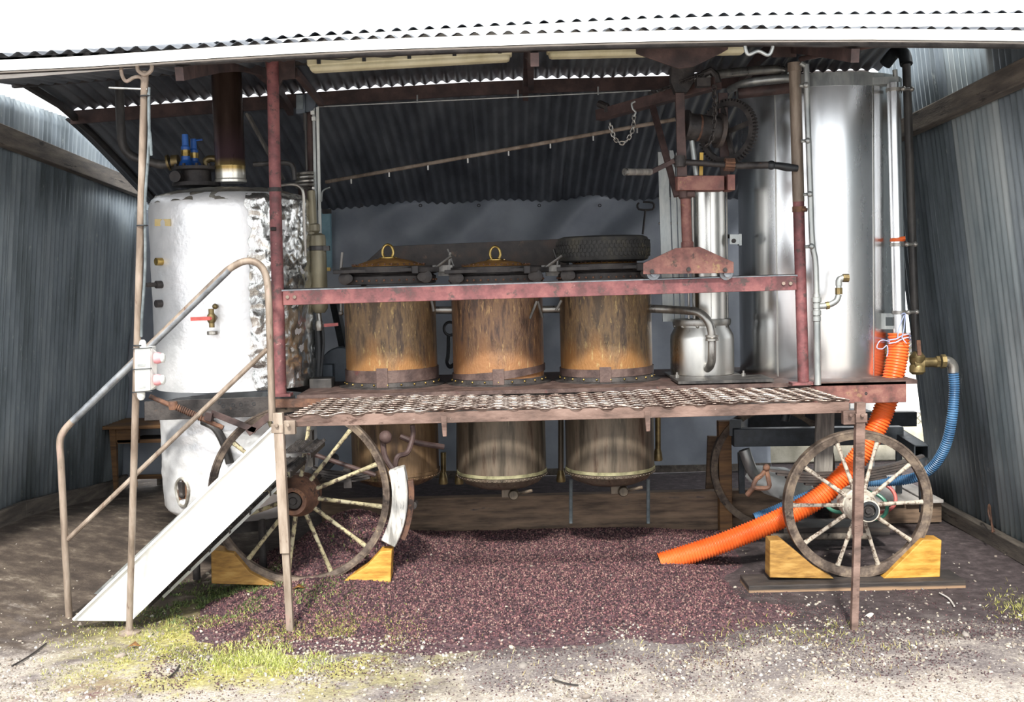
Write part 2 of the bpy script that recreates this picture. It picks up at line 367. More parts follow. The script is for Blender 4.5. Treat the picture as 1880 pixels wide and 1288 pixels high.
def grid_obj(name, xs, ys, zf, m, kind):
    X, Y = np.meshgrid(xs, ys); Z = zf(X, Y); nx, ny = len(xs), len(ys)
    v = np.stack([X, Y, Z], -1).reshape(-1, 3)
    i = np.arange((ny - 1) * nx).reshape(ny - 1, nx)[:, :-1].reshape(-1)
    f = np.stack([i, i + 1, i + nx + 1, i + nx], -1)
    me = bpy.data.meshes.new(name); me.from_pydata(v.tolist(), [], f.tolist()); me.polygons.foreach_set('use_smooth', [True] * len(f)); me.materials.append(m)
    o = bpy.data.objects.new(name, me); C.objects.link(o); o['kind'] = kind; return o


def ground_mat():
    m = bpy.data.materials.new('soil_gravel_and_moss'); m.use_nodes = True; nt = m.node_tree; N = nt.nodes; L = nt.links; b = N['Principled BSDF']
    tc = N.new('ShaderNodeTexCoord'); sp = N.new('ShaderNodeSeparateXYZ'); L.new(tc.outputs['Object'], sp.inputs[0])
    def nz(s, d=8, r=.6):
        n = N.new('ShaderNodeTexNoise'); n.inputs['Scale'].default_value = s; n.inputs['Detail'].default_value = d; n.inputs['Roughness'].default_value = r; L.new(tc.outputs['Object'], n.inputs[0]); return n.outputs[0]
    def ramp(f, cs):
        c = N.new('ShaderNodeValToRGB'); e = c.color_ramp.elements; e[0].position, e[0].color = cs[0][0], hx(cs[0][1]); e[1].position, e[1].color = cs[-1][0], hx(cs[-1][1])
        for p, h in cs[1:-1]: q = e.new(p); q.color = hx(h)
        L.new(f, c.inputs[0]); return c.outputs[0]
    def mathn(op, a, bb):
        n = N.new('ShaderNodeMath'); n.operation = op; L.new(a, n.inputs[0])
        if isinstance(bb, (int, float)): n.inputs[1].default_value = bb
        else: L.new(bb, n.inputs[1])
        return n.outputs[0]
    def mrange(f, a, bb):
        n = N.new('ShaderNodeMapRange'); L.new(f, n.inputs[0]); n.inputs[1].default_value = a; n.inputs[2].default_value = bb; return n.outputs[0]
    def mix(f, a, bb):
        n = N.new('ShaderNodeMix'); n.data_type = 'RGBA'; L.new(f, n.inputs[0]); L.new(a, n.inputs[6]); L.new(bb, n.inputs[7]); return n.outputs[2]
    soilL = ramp(nz(5, 10, .7), [(.3, '#3a2f29'), (.48, '#54463c'), (.6, '#6f6052'), (.7, '#a39684')])
    soilR = ramp(nz(9, 12, .75), [(.3, '#2b2224'), (.46, '#3d3133'), (.58, '#524547'), (.72, '#7d706c')])
    soil = mix(mrange(mathn('ADD', sp.outputs[0], mathn('MULTIPLY', nz(1.6, 4), .8)), -1.9, -1.2), soilL, soilR)
    grav = ramp(nz(75, 6, .7), [(.3, '#6c6058'), (.44, '#9c9086'), (.56, '#c0b4a6'), (.68, '#e0d6c8')])
    greyg = ramp(nz(60, 8, .75), [(.32, '#4c4344'), (.5, '#776c6a'), (.66, '#aaa098')])
    base = mix(mrange(mathn('ADD', sp.outputs[1], mathn('MULTIPLY', nz(2.2, 6, .65), 2.4)), 8.75, 8.15), soil, greyg)
    base = mix(mrange(mathn('ADD', sp.outputs[1], mathn('ADD', mathn('MULTIPLY', nz(1.9, 8, .68), 5.0), mathn('MULTIPLY', mrange(sp.outputs[0], -1.2, -2.8), -.8))), 9.3, 8.5), base, grav)
    moss = ramp(nz(30, 6), [(.35, '#857c40'), (.55, '#b0a650'), (.68, '#d0c884')])
    xl = mathn('MULTIPLY', mrange(sp.outputs[0], -.1, -1.2), mrange(sp.outputs[0], -3.1, -2.3)); ym = mathn('MULTIPLY', mrange(sp.outputs[1], 6.0, 6.8), mrange(sp.outputs[1], 8.5, 7.6))
    mf = mathn('MULTIPLY', mathn('MULTIPLY', xl, ym), mrange(nz(2.6, 8, .7), .42, .54))
    col = mix(mf, base, moss)
    plum = ramp(nz(40, 6), [(.3, '#4a2a30'), (.7, '#7d4a50')])
    pf = mathn('MULTIPLY', mathn('MULTIPLY', mrange(sp.outputs[0], -1.9, -2.3), mrange(sp.outputs[1], 6.9, 6.5)), mrange(nz(1.5, 8, .7), .46, .56))
    col = mix(pf, col, plum)
    L.new(col, b.inputs['Base Color']); b.inputs['Roughness'].default_value = .9
    bp = N.new('ShaderNodeBump'); bp.inputs['Strength'].default_value = .6; bp.inputs['Distance'].default_value = .02; L.new(nz(45, 8, .7), bp.inputs['Height']); L.new(bp.outputs[0], b.inputs['Normal'])
    return m


xs = np.concatenate([np.linspace(-14, -5.2, 10), np.linspace(-5, 5, 101), np.linspace(5.3, 14, 10)])
ys = np.concatenate([np.linspace(-8, 5, 14), np.linspace(5.2, 14, 89), np.linspace(14.5, 40, 20)])
tag(grid_obj('floor', xs, ys, floor_h, ground_mat(), 'structure'), 'trodden gravel and dark soil yard under the shed')

M['pomace'] = mat('purple_grape_pomace', ['#33232a', '#4a3138', '#5e4046', '#70504f'], 40, (1, 1, 1), .85, 0, .8, 60)
pz = lambda x, y: floor_h(x, y) + pomace_h(x, y) - .02
tag(grid_obj('pomace_heap', np.linspace(-2.8, 2.6, 150), np.linspace(6.4, 10.12, 110), pz, M['pomace'], 'stuff'), 'purple grape pomace spread and heaped under the wagon', 'pomace')


def top_h(x, y): return np.maximum(floor_h(x, y), pz(x, y))


def cols_from(hexes, n, jit=.18):
    c = np.array([hx(h)[:3] for h in hexes])[rng.integers(0, len(hexes), n)]; return np.clip(c * (1 + jit * rng.standard_normal((n, 1))), 0, 1)


n = 150000
x = rng.uniform(-2.6, 2.4, n); y = rng.uniform(6.5, 10.1, n); k = (pomace_h(x, y) > .02 + .05 * rng.random(n)); x, y = x[k][:52000], y[k][:52000]; n = len(x)
s_ = rng.uniform(.005, .0145, (n, 3)); s_[:, 2] *= .6
scatter('pomace_bits', *OCT, np.stack([x, y, top_h(x, y) + .003], -1), s_, rng.uniform(0, 6.28, (n, 3)), cols_from(['#5e3640', '#7c4a50', '#40262e', '#8d6460', '#a07a70', '#5e3840', '#34222a', '#8a5456'], n, .25), 'bits', 'loose purple grape skins and seeds strewn over the pomace', 'pomace')
n = 26000
x = rng.uniform(-2.3, 3.4, n); y = 6.1 + 2.3 * rng.random(n); k = (pomace_h(x, y) < .03) & (rng.random(n) < sst(6.1, 7.0, y) * sst(.38, .62, fbm(x, y, 2.4, 77)) + .06); x, y = x[k], y[k]; n = len(x)
s_ = rng.uniform(.004, .009, (n, 3)); s_[:, 2] *= .6
scatter('pomace_bits', *OCT, np.stack([x, y, top_h(x, y) + .002], -1), s_, rng.uniform(0, 6.28, (n, 3)), cols_from(['#5e3a42', '#6a4a4e', '#4a3034', '#7d5a58', '#3c3034'], n), 'bits', 'stray purple pomace bits kicked out over the gravel', 'pomace')
n = 60000
x = rng.uniform(-4.2, 4.2, n); y = 4.9 + 4.6 * rng.random(n) ** 1.0
dens = sst(8.6, 6.9, y + 1.2 * (fbm(x, y, 1.2, 21) - .5)) * (.25 + .75 * sst(.42, .6, fbm(x, y, 1.7, 31))) * (pomace_h(x, y) < .05) * np.where(y > 7.5, .35, 1) + .015
k = rng.random(n) < dens; x, y = x[k][:15000], y[k][:15000]; n = len(x)
s_ = (.005 + .011 * rng.random((n, 1)) ** 2.2) * rng.uniform(.6, 1.3, (n, 3)); s_[:, 2] *= .6
big = rng.random(n) < .008; s_[big] *= 2.2
scatter('gravel', *ICO, np.stack([x, y, top_h(x, y) + .002], -1), s_, rng.uniform(0, .7, (n, 3)) * np.array([1, 1, 9]), cols_from(['#b5aa9a', '#94877a', '#d6cec2', '#8a7d72', '#c2b49c', '#a39990', '#a8988a'], n), 'bits', 'pale gravel stones scattered over the yard', 'gravel')

BLADE = ([(-.5, 0, 0), (.5, 0, 0), (.35, .12, .55), (-.35, .12, .55), (0, .45, 1)], [(0, 1, 2), (0, 2, 3), (3, 2, 4)])


def grass(name, n, cx, cy, sx, sy, hmin, hmax, hexes, label, thr=.48, wide=.0045):
    x = cx + sx * rng.standard_normal(n * 3); y = cy + sy * rng.standard_normal(n * 3)
    k = fbm(x, y, 3.2, 41) > thr; x, y = x[k][:n], y[k][:n]; n = len(x)
    h = rng.uniform(hmin, hmax, n)
    rot = np.stack([rng.normal(0, .45, n), rng.normal(0, .45, n), rng.uniform(0, 6.28, n)], -1)
    scatter(name, *BLADE, np.stack([x, y, top_h(x, y) - .003], -1), np.stack([rng.uniform(.7, 1.4, n) * wide, h, h], -1), rot, cols_from(hexes, n), 'leafy', label, 'grass')


gl = ['#b4b444', '#c8c254', '#939a38', '#d6d070', '#7a8434', '#a89c4c']
grass('grass', 6500, -2.05, 7.35, .55, .34, .01, .032, gl, 'low yellow-green grass around the round foot plate of the roof prop', .49)
grass('grass', 2200, -1.6, 7.0, .2, .14, .02, .055, ['#b4c048', '#ccd060', '#9caa40', '#dcdc84'], 'bright green grass tuft before the left platform leg', .42)
grass('weeds', 4500, -2.0, 8.35, .38, .28, .01, .035, ['#5d7234', '#48602c', '#6f843c', '#87944a'], 'dark green weeds under the white staircase', .45, .010)
grass('grass', 500, 2.1, 7.25, .5, .2, .012, .045, gl + ['#c0b070'], 'sparse grass around the right platform leg', .56)
grass('grass', 1100, 3.5, 7.5, .12, .25, .012, .045, gl, 'grass clump at the foot of the right corrugated wall', .4)
grass('grass', 1500, -1.15, 7.45, .22, .14, .008, .026, gl, 'moss-like grass strip along the edge of the pomace', .5)
grass('straw', 350, 1.2, 6.75, .7, .22, .02, .05, ['#c2ae74', '#b09a66', '#d0c08c'], 'dry straw wisps on the gravel at the front', .52)


# ------------------------------------------------------------------ shed: roof
RX = [-4.0, -1.4, 0.0, 1.5, 3.4]
RY = [6.9, 8.2, 9.3, 10.5, 11.9, 13.45]
FB = [(-120, 140), (0, 131), (150, 124), (300, 114), (420, 106), (565, 98), (700, 92), (850, 87), (1000, 82), (1200, 77), (1400, 74), (1600, 73.5), (1750, 75), (1880, 77), (1990, 80)]
RZ = np.array([[3.74, 3.93, 4.06, 3.93, 3.58, 3.12],
               [3.80, 4.05, 4.20, 4.06, 3.72, 3.22],
               [3.805, 4.06, 4.25, 4.11, 3.74, 3.24],
               [3.80, 4.06, 4.25, 4.11, 3.74, 3.22],
               [3.765, 4.02, 4.22, 4.10, 3.72, 3.20]])


for i_, X_ in enumerate(RX):      # the eaves follow the fascia
    px_ = 940 + X_ * F / 6.9; RZ[i_, 0] = P(px_, float(np.interp(px_, [q[0] for q in FB], [q[1] for q in FB])) - 19, 6.87).z - .0


def roof_z(x, y):
    x = min(max(x, RX[0]), RX[-1]); y = min(max(y, RY[0]), RY[-1])
    col = [float(np.interp(x, RX, RZ[:, j])) for j in range(len(RY))]
    j = min(len(RY) - 2, max(0, int(np.searchsorted(RY, y)) - 1)); a = (y - RY[j]) / (RY[j + 1] - RY[j])
    def tang(q):
        lo, hi = max(0, q - 1), min(len(RY) - 1, q + 1); return (col[hi] - col[lo]) / (RY[hi] - RY[lo])
    h = RY[j + 1] - RY[j]
    return (2 * a ** 3 - 3 * a * a + 1) * col[j] + (a ** 3 - 2 * a * a + a) * h * tang(j) + (-2 * a ** 3 + 3 * a * a) * col[j + 1] + (a ** 3 - a * a) * h * tang(j + 1)


def corrugated(name, fn, length, width, m, parent, pitch=.1, amp=.013, nv=10, per=8, phase=0.):
    """fn(u, v, w): point at u metres across, v 0..1 along, w off the surface"""
    nu = int(width / pitch * per); vs = []; fs = []
    for j in range(nv + 1):
        for i in range(nu + 1):
            u = width * i / nu; vs.append(fn(u, j / nv, amp * math.sin(2 * PI * (u + phase) / pitch)))
    for j in range(nv):
        for i in range(nu):
            a = j * (nu + 1) + i; fs.append((a, a + 1, a + nu + 2, a + nu + 1))
    b = B(); b.add(vs, fs); o = b.build(name, m, parent, ang=80)
    sd = o.modifiers.new('thickness', 'SOLIDIFY'); sd.thickness = .0015; sd.offset = 0
    return o


ceil = struct('ceiling')
x0 = -4.0
for i in range(8):
    w = .94
    def ff(u, v, q, i=i): 
        X = x0 + .92 * i + u; Y = 6.86 + (10.485 - 6.86) * v; return (X, Y, roof_z(X, Y) + .014 + .008 * v + .007 * v * noise.noise((X * 1.7, 3, 5)) + q + (i % 2) * .003)
    def fb(u, v, q, i=i):
        X = x0 + .92 * i + u; Y = 10.5 + (13.55 - 10.5) * v; return (X, Y, roof_z(X, Y) - .06 + q + (i % 2) * .003)
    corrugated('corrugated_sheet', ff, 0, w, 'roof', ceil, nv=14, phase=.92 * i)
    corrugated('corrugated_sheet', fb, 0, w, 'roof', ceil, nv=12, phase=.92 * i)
# upper canopy sheet over the front edge
def canopy_z(px): return float(np.interp(px, [-60, 250, 600, 940, 1300, 1600, 1960], [120, 95, 62, 44, 27, 24, 22]))
for i in range(8):
    def fc(u, v, q, i=i):
        X = -3.75 + .92 * i + u; px = 940 + X * F / 7.1; z = P(px, canopy_z(px), 7.1).z
        return (X, 7.1 + 1.6 * v, z + .16 * v + q)
    corrugated('canopy_sheet', fc, 0, .94, 'roof', ceil, nv=6, phase=.92 * i + .03)

for k, (a, b2) in enumerate(((0, 5), (5, 9), (9, 14))):
    b = B(); pts = FB[a:b2 + 1]
    for (xa, ya), (xb, yb) in zip(pts[:-1], pts[1:]):
        p, q = P(xa, ya, 6.84), P(xb, yb, 6.84)
        h = .066
        b.prism([p, q, q + Vector((0, 0, h)), p + Vector((0, 0, h))], (0, .012, 0))
        b.prism([p, q, q + Vector((0, 0, .004)), p + Vector((0, 0, .004))], (0, .05, 0))
    o = b.build('fascia', 'white_metal', ceil, ang=20)
b = B()
for (xa, _), (xb, _) in zip(FB[:-1], FB[1:]):
    p = P(xa, canopy_z(xa) + 2, 7.08); q = P(xb, canopy_z(xb) + 2, 7.08)
    b.prism([p - Vector((0, 0, .09)), q - Vector((0, 0, .09)), q, p], (0, .012, 0))
b.build('canopy_fascia', 'white_metal', ceil, ang=20)
# framing under the roof
def purlin(y, dz, w, h, m, xa=-3.95, xb=3.3, name='purlin'):
    b = B(); xs = np.linspace(xa, xb, 9)
    for p, q in zip(xs[:-1], xs[1:]): b.bar((p, y, roof_z(p, y) + dz), (q, y, roof_z(q, y) + dz), w, h)
    return b.build(name, m, ceil)
purlin(10.5, -.047, .035, .12, 'reddark')
purlin(9.3, -.06, .05, .09, 'iron')
purlin(8.1, -.05, .05, .08, 'iron')
purlin(6.95, -.062, .05, .05, 'iron')
purlin(13.55, -.13, .06, .1, 'reddark')
purlin(10.53, -.02, .03, .12, 'iron', 1.5, 3.3, 'added_gap_strip')  # added strip that blocks the sky showing through the gap at the right
for xr in (-3.9, -1.95, .18, 2.1):
    b = B(); yy = np.linspace(6.95, 13.35 if xr < -3 else 10.5, 9)
    for p, q in zip(yy[:-1], yy[1:]): b.bar((xr, p, roof_z(xr, p) - (.14 if xr > -3 else .05)), (xr, q, roof_z(xr, q) - (.14 if xr > -3 else .05)), .05, .08 if xr > -3 else .05)
    b.build('rafter', 'reddark' if xr > -3 else 'iron', ceil)
for px in (503,):
    b = B(); Y = 8.45
    b.prism([P(485, 100, Y), P(541, 96, Y), P(541, 144, Y), P(518, 146, Y), P(508, 168, Y), P(492, 168, Y)], (0, .03, 0)); b.build('gusset_plate', 'reddark', ceil)
b = B(); b.prism([P(1418, 70, 8.4), P(1462, 68, 8.4), P(1462, 104, 8.4), P(1418, 104, 8.4)], (0, .03, 0)); b.build('gusset_plate', 'reddark', ceil)
b = B(); b.bar(P(541, 130, 8.5), P(590, 190, 9.6), .04, .05); b.build('brace', 'reddark', ceil)
b = B(); b.bar(P(455, 210, 10.2), P(520, 330, 10.2), .02, .14, up=(0, 1, 0)); b.build('pale_brace_board', 'greywood', ceil)
b = B(); b.bar(P(973, 85, 8.0), P(975, 160, 10.4), .05, .06); b.build('brace', 'reddark', ceil)
b = B(); b.rod(P(1470, 108, 8.3), P(1640, 76, 7.2), .018); b.build('brace_tube', 'reddark', ceil)
b = B(); b.prism([P(x_, y_, 7.55) for x_, y_ in ((1167, 70), (1337, 66), (1337, 90), (1325, 97), (1274, 122), (1247, 126), (1235, 122), (1168, 98))], (0, .02, 0)); b.build('gusset_plate', 'reddark', ceil, bevel=.003)
# bent rod handles under the eaves
for nm, pts in (('left', [(222, 122), (224, 138), (232, 149), (246, 142), (258, 142), (266, 152)]), ('right', [(1369, 72), (1368, 86), (1374, 100), (1392, 94), (1410, 101), (1418, 89), (1419, 72)])):
    b = B(); b.tube(catmull([P(a, c, 6.95) for a, c in pts], 6), .011, 8); b.build('bent_rod', 'galv' if nm == 'right' else 'pole', ceil)

# ------------------------------------------------------------------ shed: side walls
wl = struct('wall_left')
# base line on the left: from near to far, leaning inward as it rises
LW0, LW1 = Vector((-4.64, 7.6, .0)), Vector((-4.62, 13.6, .0))
LEAN = .10


def lw(s, z):      # s metres along the base line from near to far
    d = (LW1 - LW0).normalized(); p = LW0 + d * s; zz = float(floor_h(p.x, p.y)) + z
    return Vector((p.x + LEAN * z, p.y, zz))
LL = (LW1 - LW0).length
for i in range(8):
    wdt = .86; st = -.05 + .8 * i - .06 * (i == 7)
    for tier, (za, zb) in enumerate(((.05, 3.66), (3.55, 0))):
        def fl(u, v, q, st=st, za=za, zb=zb, tier=tier):
            s = st + u; y_ = LW0.y + s; fh = float(floor_h(lw(s, 0).x, y_)); top = (3.99 if y_ < 11.3 else 3.99 - .26 * (y_ - 11.3)) - fh
            z1 = top if tier else min(zb - fh, top - .02); z0 = min(za - fh, top - .05) if tier else za; z = z0 + (z1 - z0) * v
            p = lw(s, z); return (p.x + q + tier * .004, p.y, p.z)
        corrugated('corrugated_sheet', fl, 0, wdt, 'zinc_wall', wl, pitch=.1, amp=.014, nv=4, per=8, phase=st)
def lwz(s_, z): p = lw(s_, z); p.z = z; return p + Vector((.07, 0, 0))
b = B(); b.bar(lwz(-.2, 3.74), lwz(LL, 3.42), .09, .17); b.build('rail_plank', 'wallwood', wl, bevel=.006)
b = B(); ss_ = np.linspace(-.2, LL, 9)
for p, q in zip(ss_[:-1], ss_[1:]): b.bar(lw(p, .05) + Vector((.06, 0, 0)), lw(q, .05) + Vector((.06, 0, 0)), .05, .2)
bl = b.build('baseboard_left', 'wallwood', bevel=.006); bl['kind'] = 'structure'

wr = struct('wall_right')
def rw(y, z): return Vector((4.06 - .115 * z, y, z))
RSH = [(6.1, 'zinc_light'), (6.9, 'zinc_light'), (7.7, 'zinc_wall'), (8.5, 'zinc_light'), (9.3, 'zinc_wall'), (10.1, 'zinc_wall')]
for i, (ya, mm) in enumerate(RSH):
    def fr(u, v, q, ya=ya, i=i):
        # the sheets hang askew: their flutes lean back as they rise
        z = .05 + (2.34 + .195 * (ya + u)) * v; p = rw(ya + u + .02 * z, z); return (p.x + q - .006 * (i % 2), p.y, p.z)
    corrugated('corrugated_sheet', fr, 0, .87, mm, wr, pitch=.1, amp=.014, nv=4, per=8, phase=ya)
b = B(); b.bar(rw(6.2, 3.72) - Vector((.07, 0, 0)), rw(11.0, 3.56) - Vector((.07, 0, 0)), .1, .17); b.build('rail_beam', 'wallwood', wr, bevel=.008)
b = B(); b.bar((3.99, 6.0, .07), (3.99, 10.7, .07), .09, .13); br = b.build('baseboard_right', 'wallwood', bevel=.006); br['kind'] = 'structure'
b = B(); b.tube(catmull([(3.97, 9.35, .1), (3.93, 9.4, .28), (3.98, 9.5, .33), (3.9, 9.25, .16)], 6), .008, 6); b.build('bent_strap', 'rust', wr)

# back tarpaulin wall
TY = 13.3
wb = struct('wall_back')
nx, nz_ = 150, 60; vs = []; fs = []
xa, xb = -4.6, (1415 - 940) * TY / F
for j in range(nz_ + 1):
    for i in range(nx + 1):
        x = xa + (xb - xa) * i / nx; t = j / nz_; zt = 3.25 - .03 * (x < -2); z0 = .12 - .1 * float(sst(-2.75, -2.55, x)); z = z0 + (zt - z0) * t
        f1 = .085 * math.sin(5.5 * (x - 1.1 * z) + 2.2 * noise.noise((x * .6, z * .6, 1))) * (0.25 + .75 * t) * (.3 + .7 * abs(noise.noise((x * .5, z * .3, 4))) * 2)
        f2 = .05 * noise.noise((x * 1.3, z * 1.3, 7)) + .02 * noise.noise((x * 5, z * 3, 2)) + .022 * abs(math.sin(PI * (x - .2) / 1.1)) ** 3 * t
        vs.append((x, TY + f1 + f2, z))
for j in range(nz_):
    for i in range(nx):
        a = j * (nx + 1) + i; fs.append((a, a + 1, a + nx + 2, a + nx + 1))
o = B().add(vs, fs).build('tarpaulin', 'tarp', wb, ang=180); sd = o.modifiers.new('thickness', 'SOLIDIFY'); sd.thickness = .003
for px in (664, 772, 879, 990, 1101):
    p = P(px, 377, TY - .09); b = B(); b.lathe(p, [(.011, -.004), (.02, -.004), (.02, .004), (.011, .004)], 12, 'Y', closed=True); b.build('eyelet', 'iron', wb)
b = B(); b.bar((-4.2, TY + .02, .05), (3.0, TY + .02, .05), .08, .08); b.build('sill_timber', 'wallwood', wb)
for px in (1188,):
    b = B(); b.tube(catmull([P(1173, 372, 13.1), P(1173, 384, 13.1), P(1198, 384, 13.1), P(1198, 372, 13.1)], 3, True), .012, 6); b.rod(P(1185, 384, 13.1), P(1180, 430, 13.1), .012); b.build('hanging_ring', 'iron', wb)

# ================================================================== the wagon
YP = 8.45                     # the wagon's near side
ZD = P(720, 714, 8.85).z      # deck level


def bolts(b, pts, r=.009, d=.012, n=8):
    for p in pts: b.lathe(Vector(p) - Vector((0, d, 0)), [(r, 0), (r, d)], n, 'Y')


wagon = thing('still_wagon', 'rusty red iron wagon frame on two spoked wheels, carrying the three copper stills', 'wagon', (.3, 9.2, 0))
b = B(); b.prism([P(265, 737, 8.6), P(265, 772, 8.6), P(540, 762, 8.6), P(540, 726, 8.6)], (0, .03, 0)); pl = b.build('chassis_plate', 'iron', wagon, bevel=.003)
b = B()
for px, py in ((345, 757), (357, 768), (403, 739), (428, 743), (442, 742), (410, 745), (466, 741)):
    c = P(px, py, 8.6); b.lathe(c - Vector((0, .003, 0)), [(.009, 0), (.014, 0), (.014, .004), (.009, .004)], 10, 'Y', closed=True)
b.each('bolt_hole', 'black', pl)
b = B(); b.box((P(560, 714, 8.9).x * .5 + P(1655, 700, 8.9).x * .5, 9.3, ZD - .015), (P(1655, 700, 8.9).x - P(560, 714, 8.9).x, 1.5, .03)); b.build('deck_plate', 'band', wagon)
for yy in (8.62, 9.95):
    b = B(); b.bar((P(520, 730, yy).x, yy, ZD - .10), (P(1500, 720, yy).x, yy, ZD - .10), .06, .13); b.build('chassis_beam', 'iron', wagon)
b = B(); b.prism([P(1488, 703, 8.55), P(1664, 699, 8.55), P(1664, 738, 8.55), P(1488, 742, 8.55)], (0, .05, 0))
rb = b.build('chassis_beam', 'redrust', wagon, bevel=.004); rb['label'] = 'rust-red beam end under the tank'
b = B(); b.lathe(P(1590, 722, 8.55) - Vector((0, .003, 0)), [(.004, 0), (.011, 0), (.011, .004), (.004, .004)], 10, 'Y', closed=True); b.build('bolt_hole', 'black', rb)
# posts and rail
b = B(); b.rod(P(500, 100, YP), P(506, 385, YP), .044, 16); b.rod(P(506, 385, YP), P(515, 722, YP), .046, 16); b.box(P(516, 724, YP), (.16, .12, .02))
po = b.build('post', 'red', wagon)
b = B(); b.lathe(P(505, 348, YP), [(.05, -.015), (.052, 0), (.05, .015)], 16); b.rod(P(497, 420, YP - .05), P(507, 420, YP - .05), .014, 8); b.build('clamp', 'iron', po)
b = B(); b.rod(P(1459, 118, YP), P(1475, 700, YP), .042, 16); b.box(P(1476, 703, YP), (.2, .12, .02)); po2 = b.build('post', 'red', wagon)
b = B(); b.rod(P(1459, 118, YP), P(1466, 370, YP), .0435, 16); b.build('bare_pole_top', 'pole', po2)
b = B(); b.lathe(P(1459, 123, YP), [(.044, -.03), (.052, -.03), (.052, .03), (.044, .03)], 16, closed=True); b.build('collar', 'pole', po2)
b = B(); b.lathe(P(1467, 384, YP), [(.044, -.02), (.05, -.02), (.05, .02), (.044, .02)], 16, closed=True); b.rod(P(1472, 384, YP - .05), P(1482, 385, YP - .05), .014, 8); b.build('clamp', 'rust', po2)
b = B(); b.bar(P(520, 547, YP - .03), P(1462, 519, YP - .03), .02, .105)
rl = b.build('rail', 'red', wagon, bevel=.003)
b = B(); b.bar(P(520, 533, YP + .03), P(1462, 505.5, YP + .03), .12, .012); b.build('rail_flange', 'steeldark', rl)
b = B(); b.bar(P(520, 534, YP + .07), P(1462, 507, YP + .07), .014, .035); b.build('rail_lip', 'iron', rl)
b = B(); bolts(b, [P(528, 545, YP - .042), P(541, 545, YP - .042), P(1438, 520, YP - .042), P(1451, 520, YP - .042)], .013, .012); b.each('bolt_head', 'pole', rl)
b = B(); b.bar(P(560, 545, 9.95), P(1452, 519, 9.95), .05, .1); b.build('rear_rail', 'reddark', wagon)
b = B(); b.rod(P(555, 330, 10), P(565, 720, 10), .04); b.build('rear_post', 'reddark', wagon)
b = B(); b.rod(P(1452, 330, 10.0), P(1462, 700, 10.0), .04); b.build('rear_post', 'reddark', wagon)
b = B(); b.prism([P(668, 497, 9.88), P(668, 484, 9.88), P(704, 452, 9.88), P(1040, 438, 9.88), P(1040, 490, 9.88)], (0, .03, 0)); b.build('lid_support_plate', 'plate', wagon, bevel=.003)
b = B(); b.rod(P(668, 492, 9.9), P(668, 720, 9.9), .025); b.rod(P(1040, 470, 9.9), P(1045, 715, 9.9), .025); b.each('support_leg', 'iron', wagon)

# wheels
WY = 8.42


def wheel(c, R, nsp, a0, spmat, hubmat, hub_r, label, rimw=.075, spr=.7):
    w = bpy.data.objects.new('wheel', None); C.objects.link(w); w.parent = wagon; w.location = Vector(c) - ORG[wagon.name]; ORG[w.name] = Vector(c)
    w['label'] = label
    rw_, dp = rimw, .065
    b = B(); b.lathe(c, [(R - rw_, -dp * .38), (R - .016, -dp * .5), (R - .014, -dp * .56), (R, -dp * .56), (R, dp * .56), (R - .014, dp * .56), (R - .016, dp * .5), (R - rw_, dp * .38)], 96, 'Y', closed=True)
    b.build('rim', 'wheelrim', w)
    b = B(); h = hub_r
    b.lathe(c, [(h * .5, .16), (h * .95, .12), (h, .06), (h, -.05), (h * .93, -.06), (h * .93, -.075), (h * .97, -.08), (h * .9, -.13), (h * .62, -.2), (h * .6, -.25), (h * .64, -.252), (h * .64, -.275), (h * .45, -.275), (h * .43, -.22), (.001, -.22)], 40, 'Y')
    b.build('hub', hubmat, w)
    b = B(); b.lathe(Vector(c) + Vector((0, -.235, 0)), [(.001, -.035), (h * .16, -.035), (h * .2, -.02), (h * .38, -.018), (h * .4, .01)], 20, 'Y'); b.build('axle_cap', 'iron', w)
    if hubmat == 'hubwhite': b = B(); b.lathe(Vector(c) + Vector((0, -.26, 0)), [(h * .4, -.02), (h * .56, -.02), (h * .62, .0), (h * .4, .005)], 32, 'Y', closed=True); b.build('hub_ring', 'black', w)
    L = R - rw_ * .8; bb = B(); mm = 9
    rs = [.026, .026, .024, .022, .021, .021, .022, .025, .03]
    bb.tube([Vector((h * .9 + (L - h * .9) * i / (mm - 1), -.045 * (1 - i / (mm - 1)), 0)) for i in range(mm)], .02, 10, rs=[r * spr for r in rs])
    me = None
    for k in range(nsp):
        a = a0 + 2 * PI * k / nsp
        mw = Matrix.Translation(Vector(c)) @ Matrix.Rotation(-a, 4, 'Y')
        if me is None:
            tmp = bb.build('spoke', spmat); me = tmp.data; bpy.data.objects.remove(tmp)
        inst('spoke', me, w, mw)
    return w


cL = P(550, 907, WY); RL = 168 * S(WY)
wheel(cL, RL, 12, math.radians(20), 'spoke', 'rust', .155, 'large left spoked wheel with a rusty hub', .052, .68)
cR = P(1574, 924, WY); RR = 137.5 * S(WY)
wheel(cR, RR, 10, math.radians(0), 'spokewhite', 'hubwhite', .125, 'smaller right spoked wheel with a white hub', .066, .68)
for c, nm in ((cL, 'axle'), (cR, 'axle')):
    b = B(); b.rod(c + Vector((0, .1, 0)), c + Vector((0, 1.7, 0)), .04); b.build('axle', 'iron', wagon)
# far wheels, seen between the near ones
b = B(); c = Vector((cR.x - .25, 10.1, cR.z)); b.lathe(c, [(RR - .06, -.03), (RR, -.035), (RR, .035), (RR - .06, .03)], 64, 'Y', closed=True); b.build('far_wheel_rim', 'wheelrim', wagon)
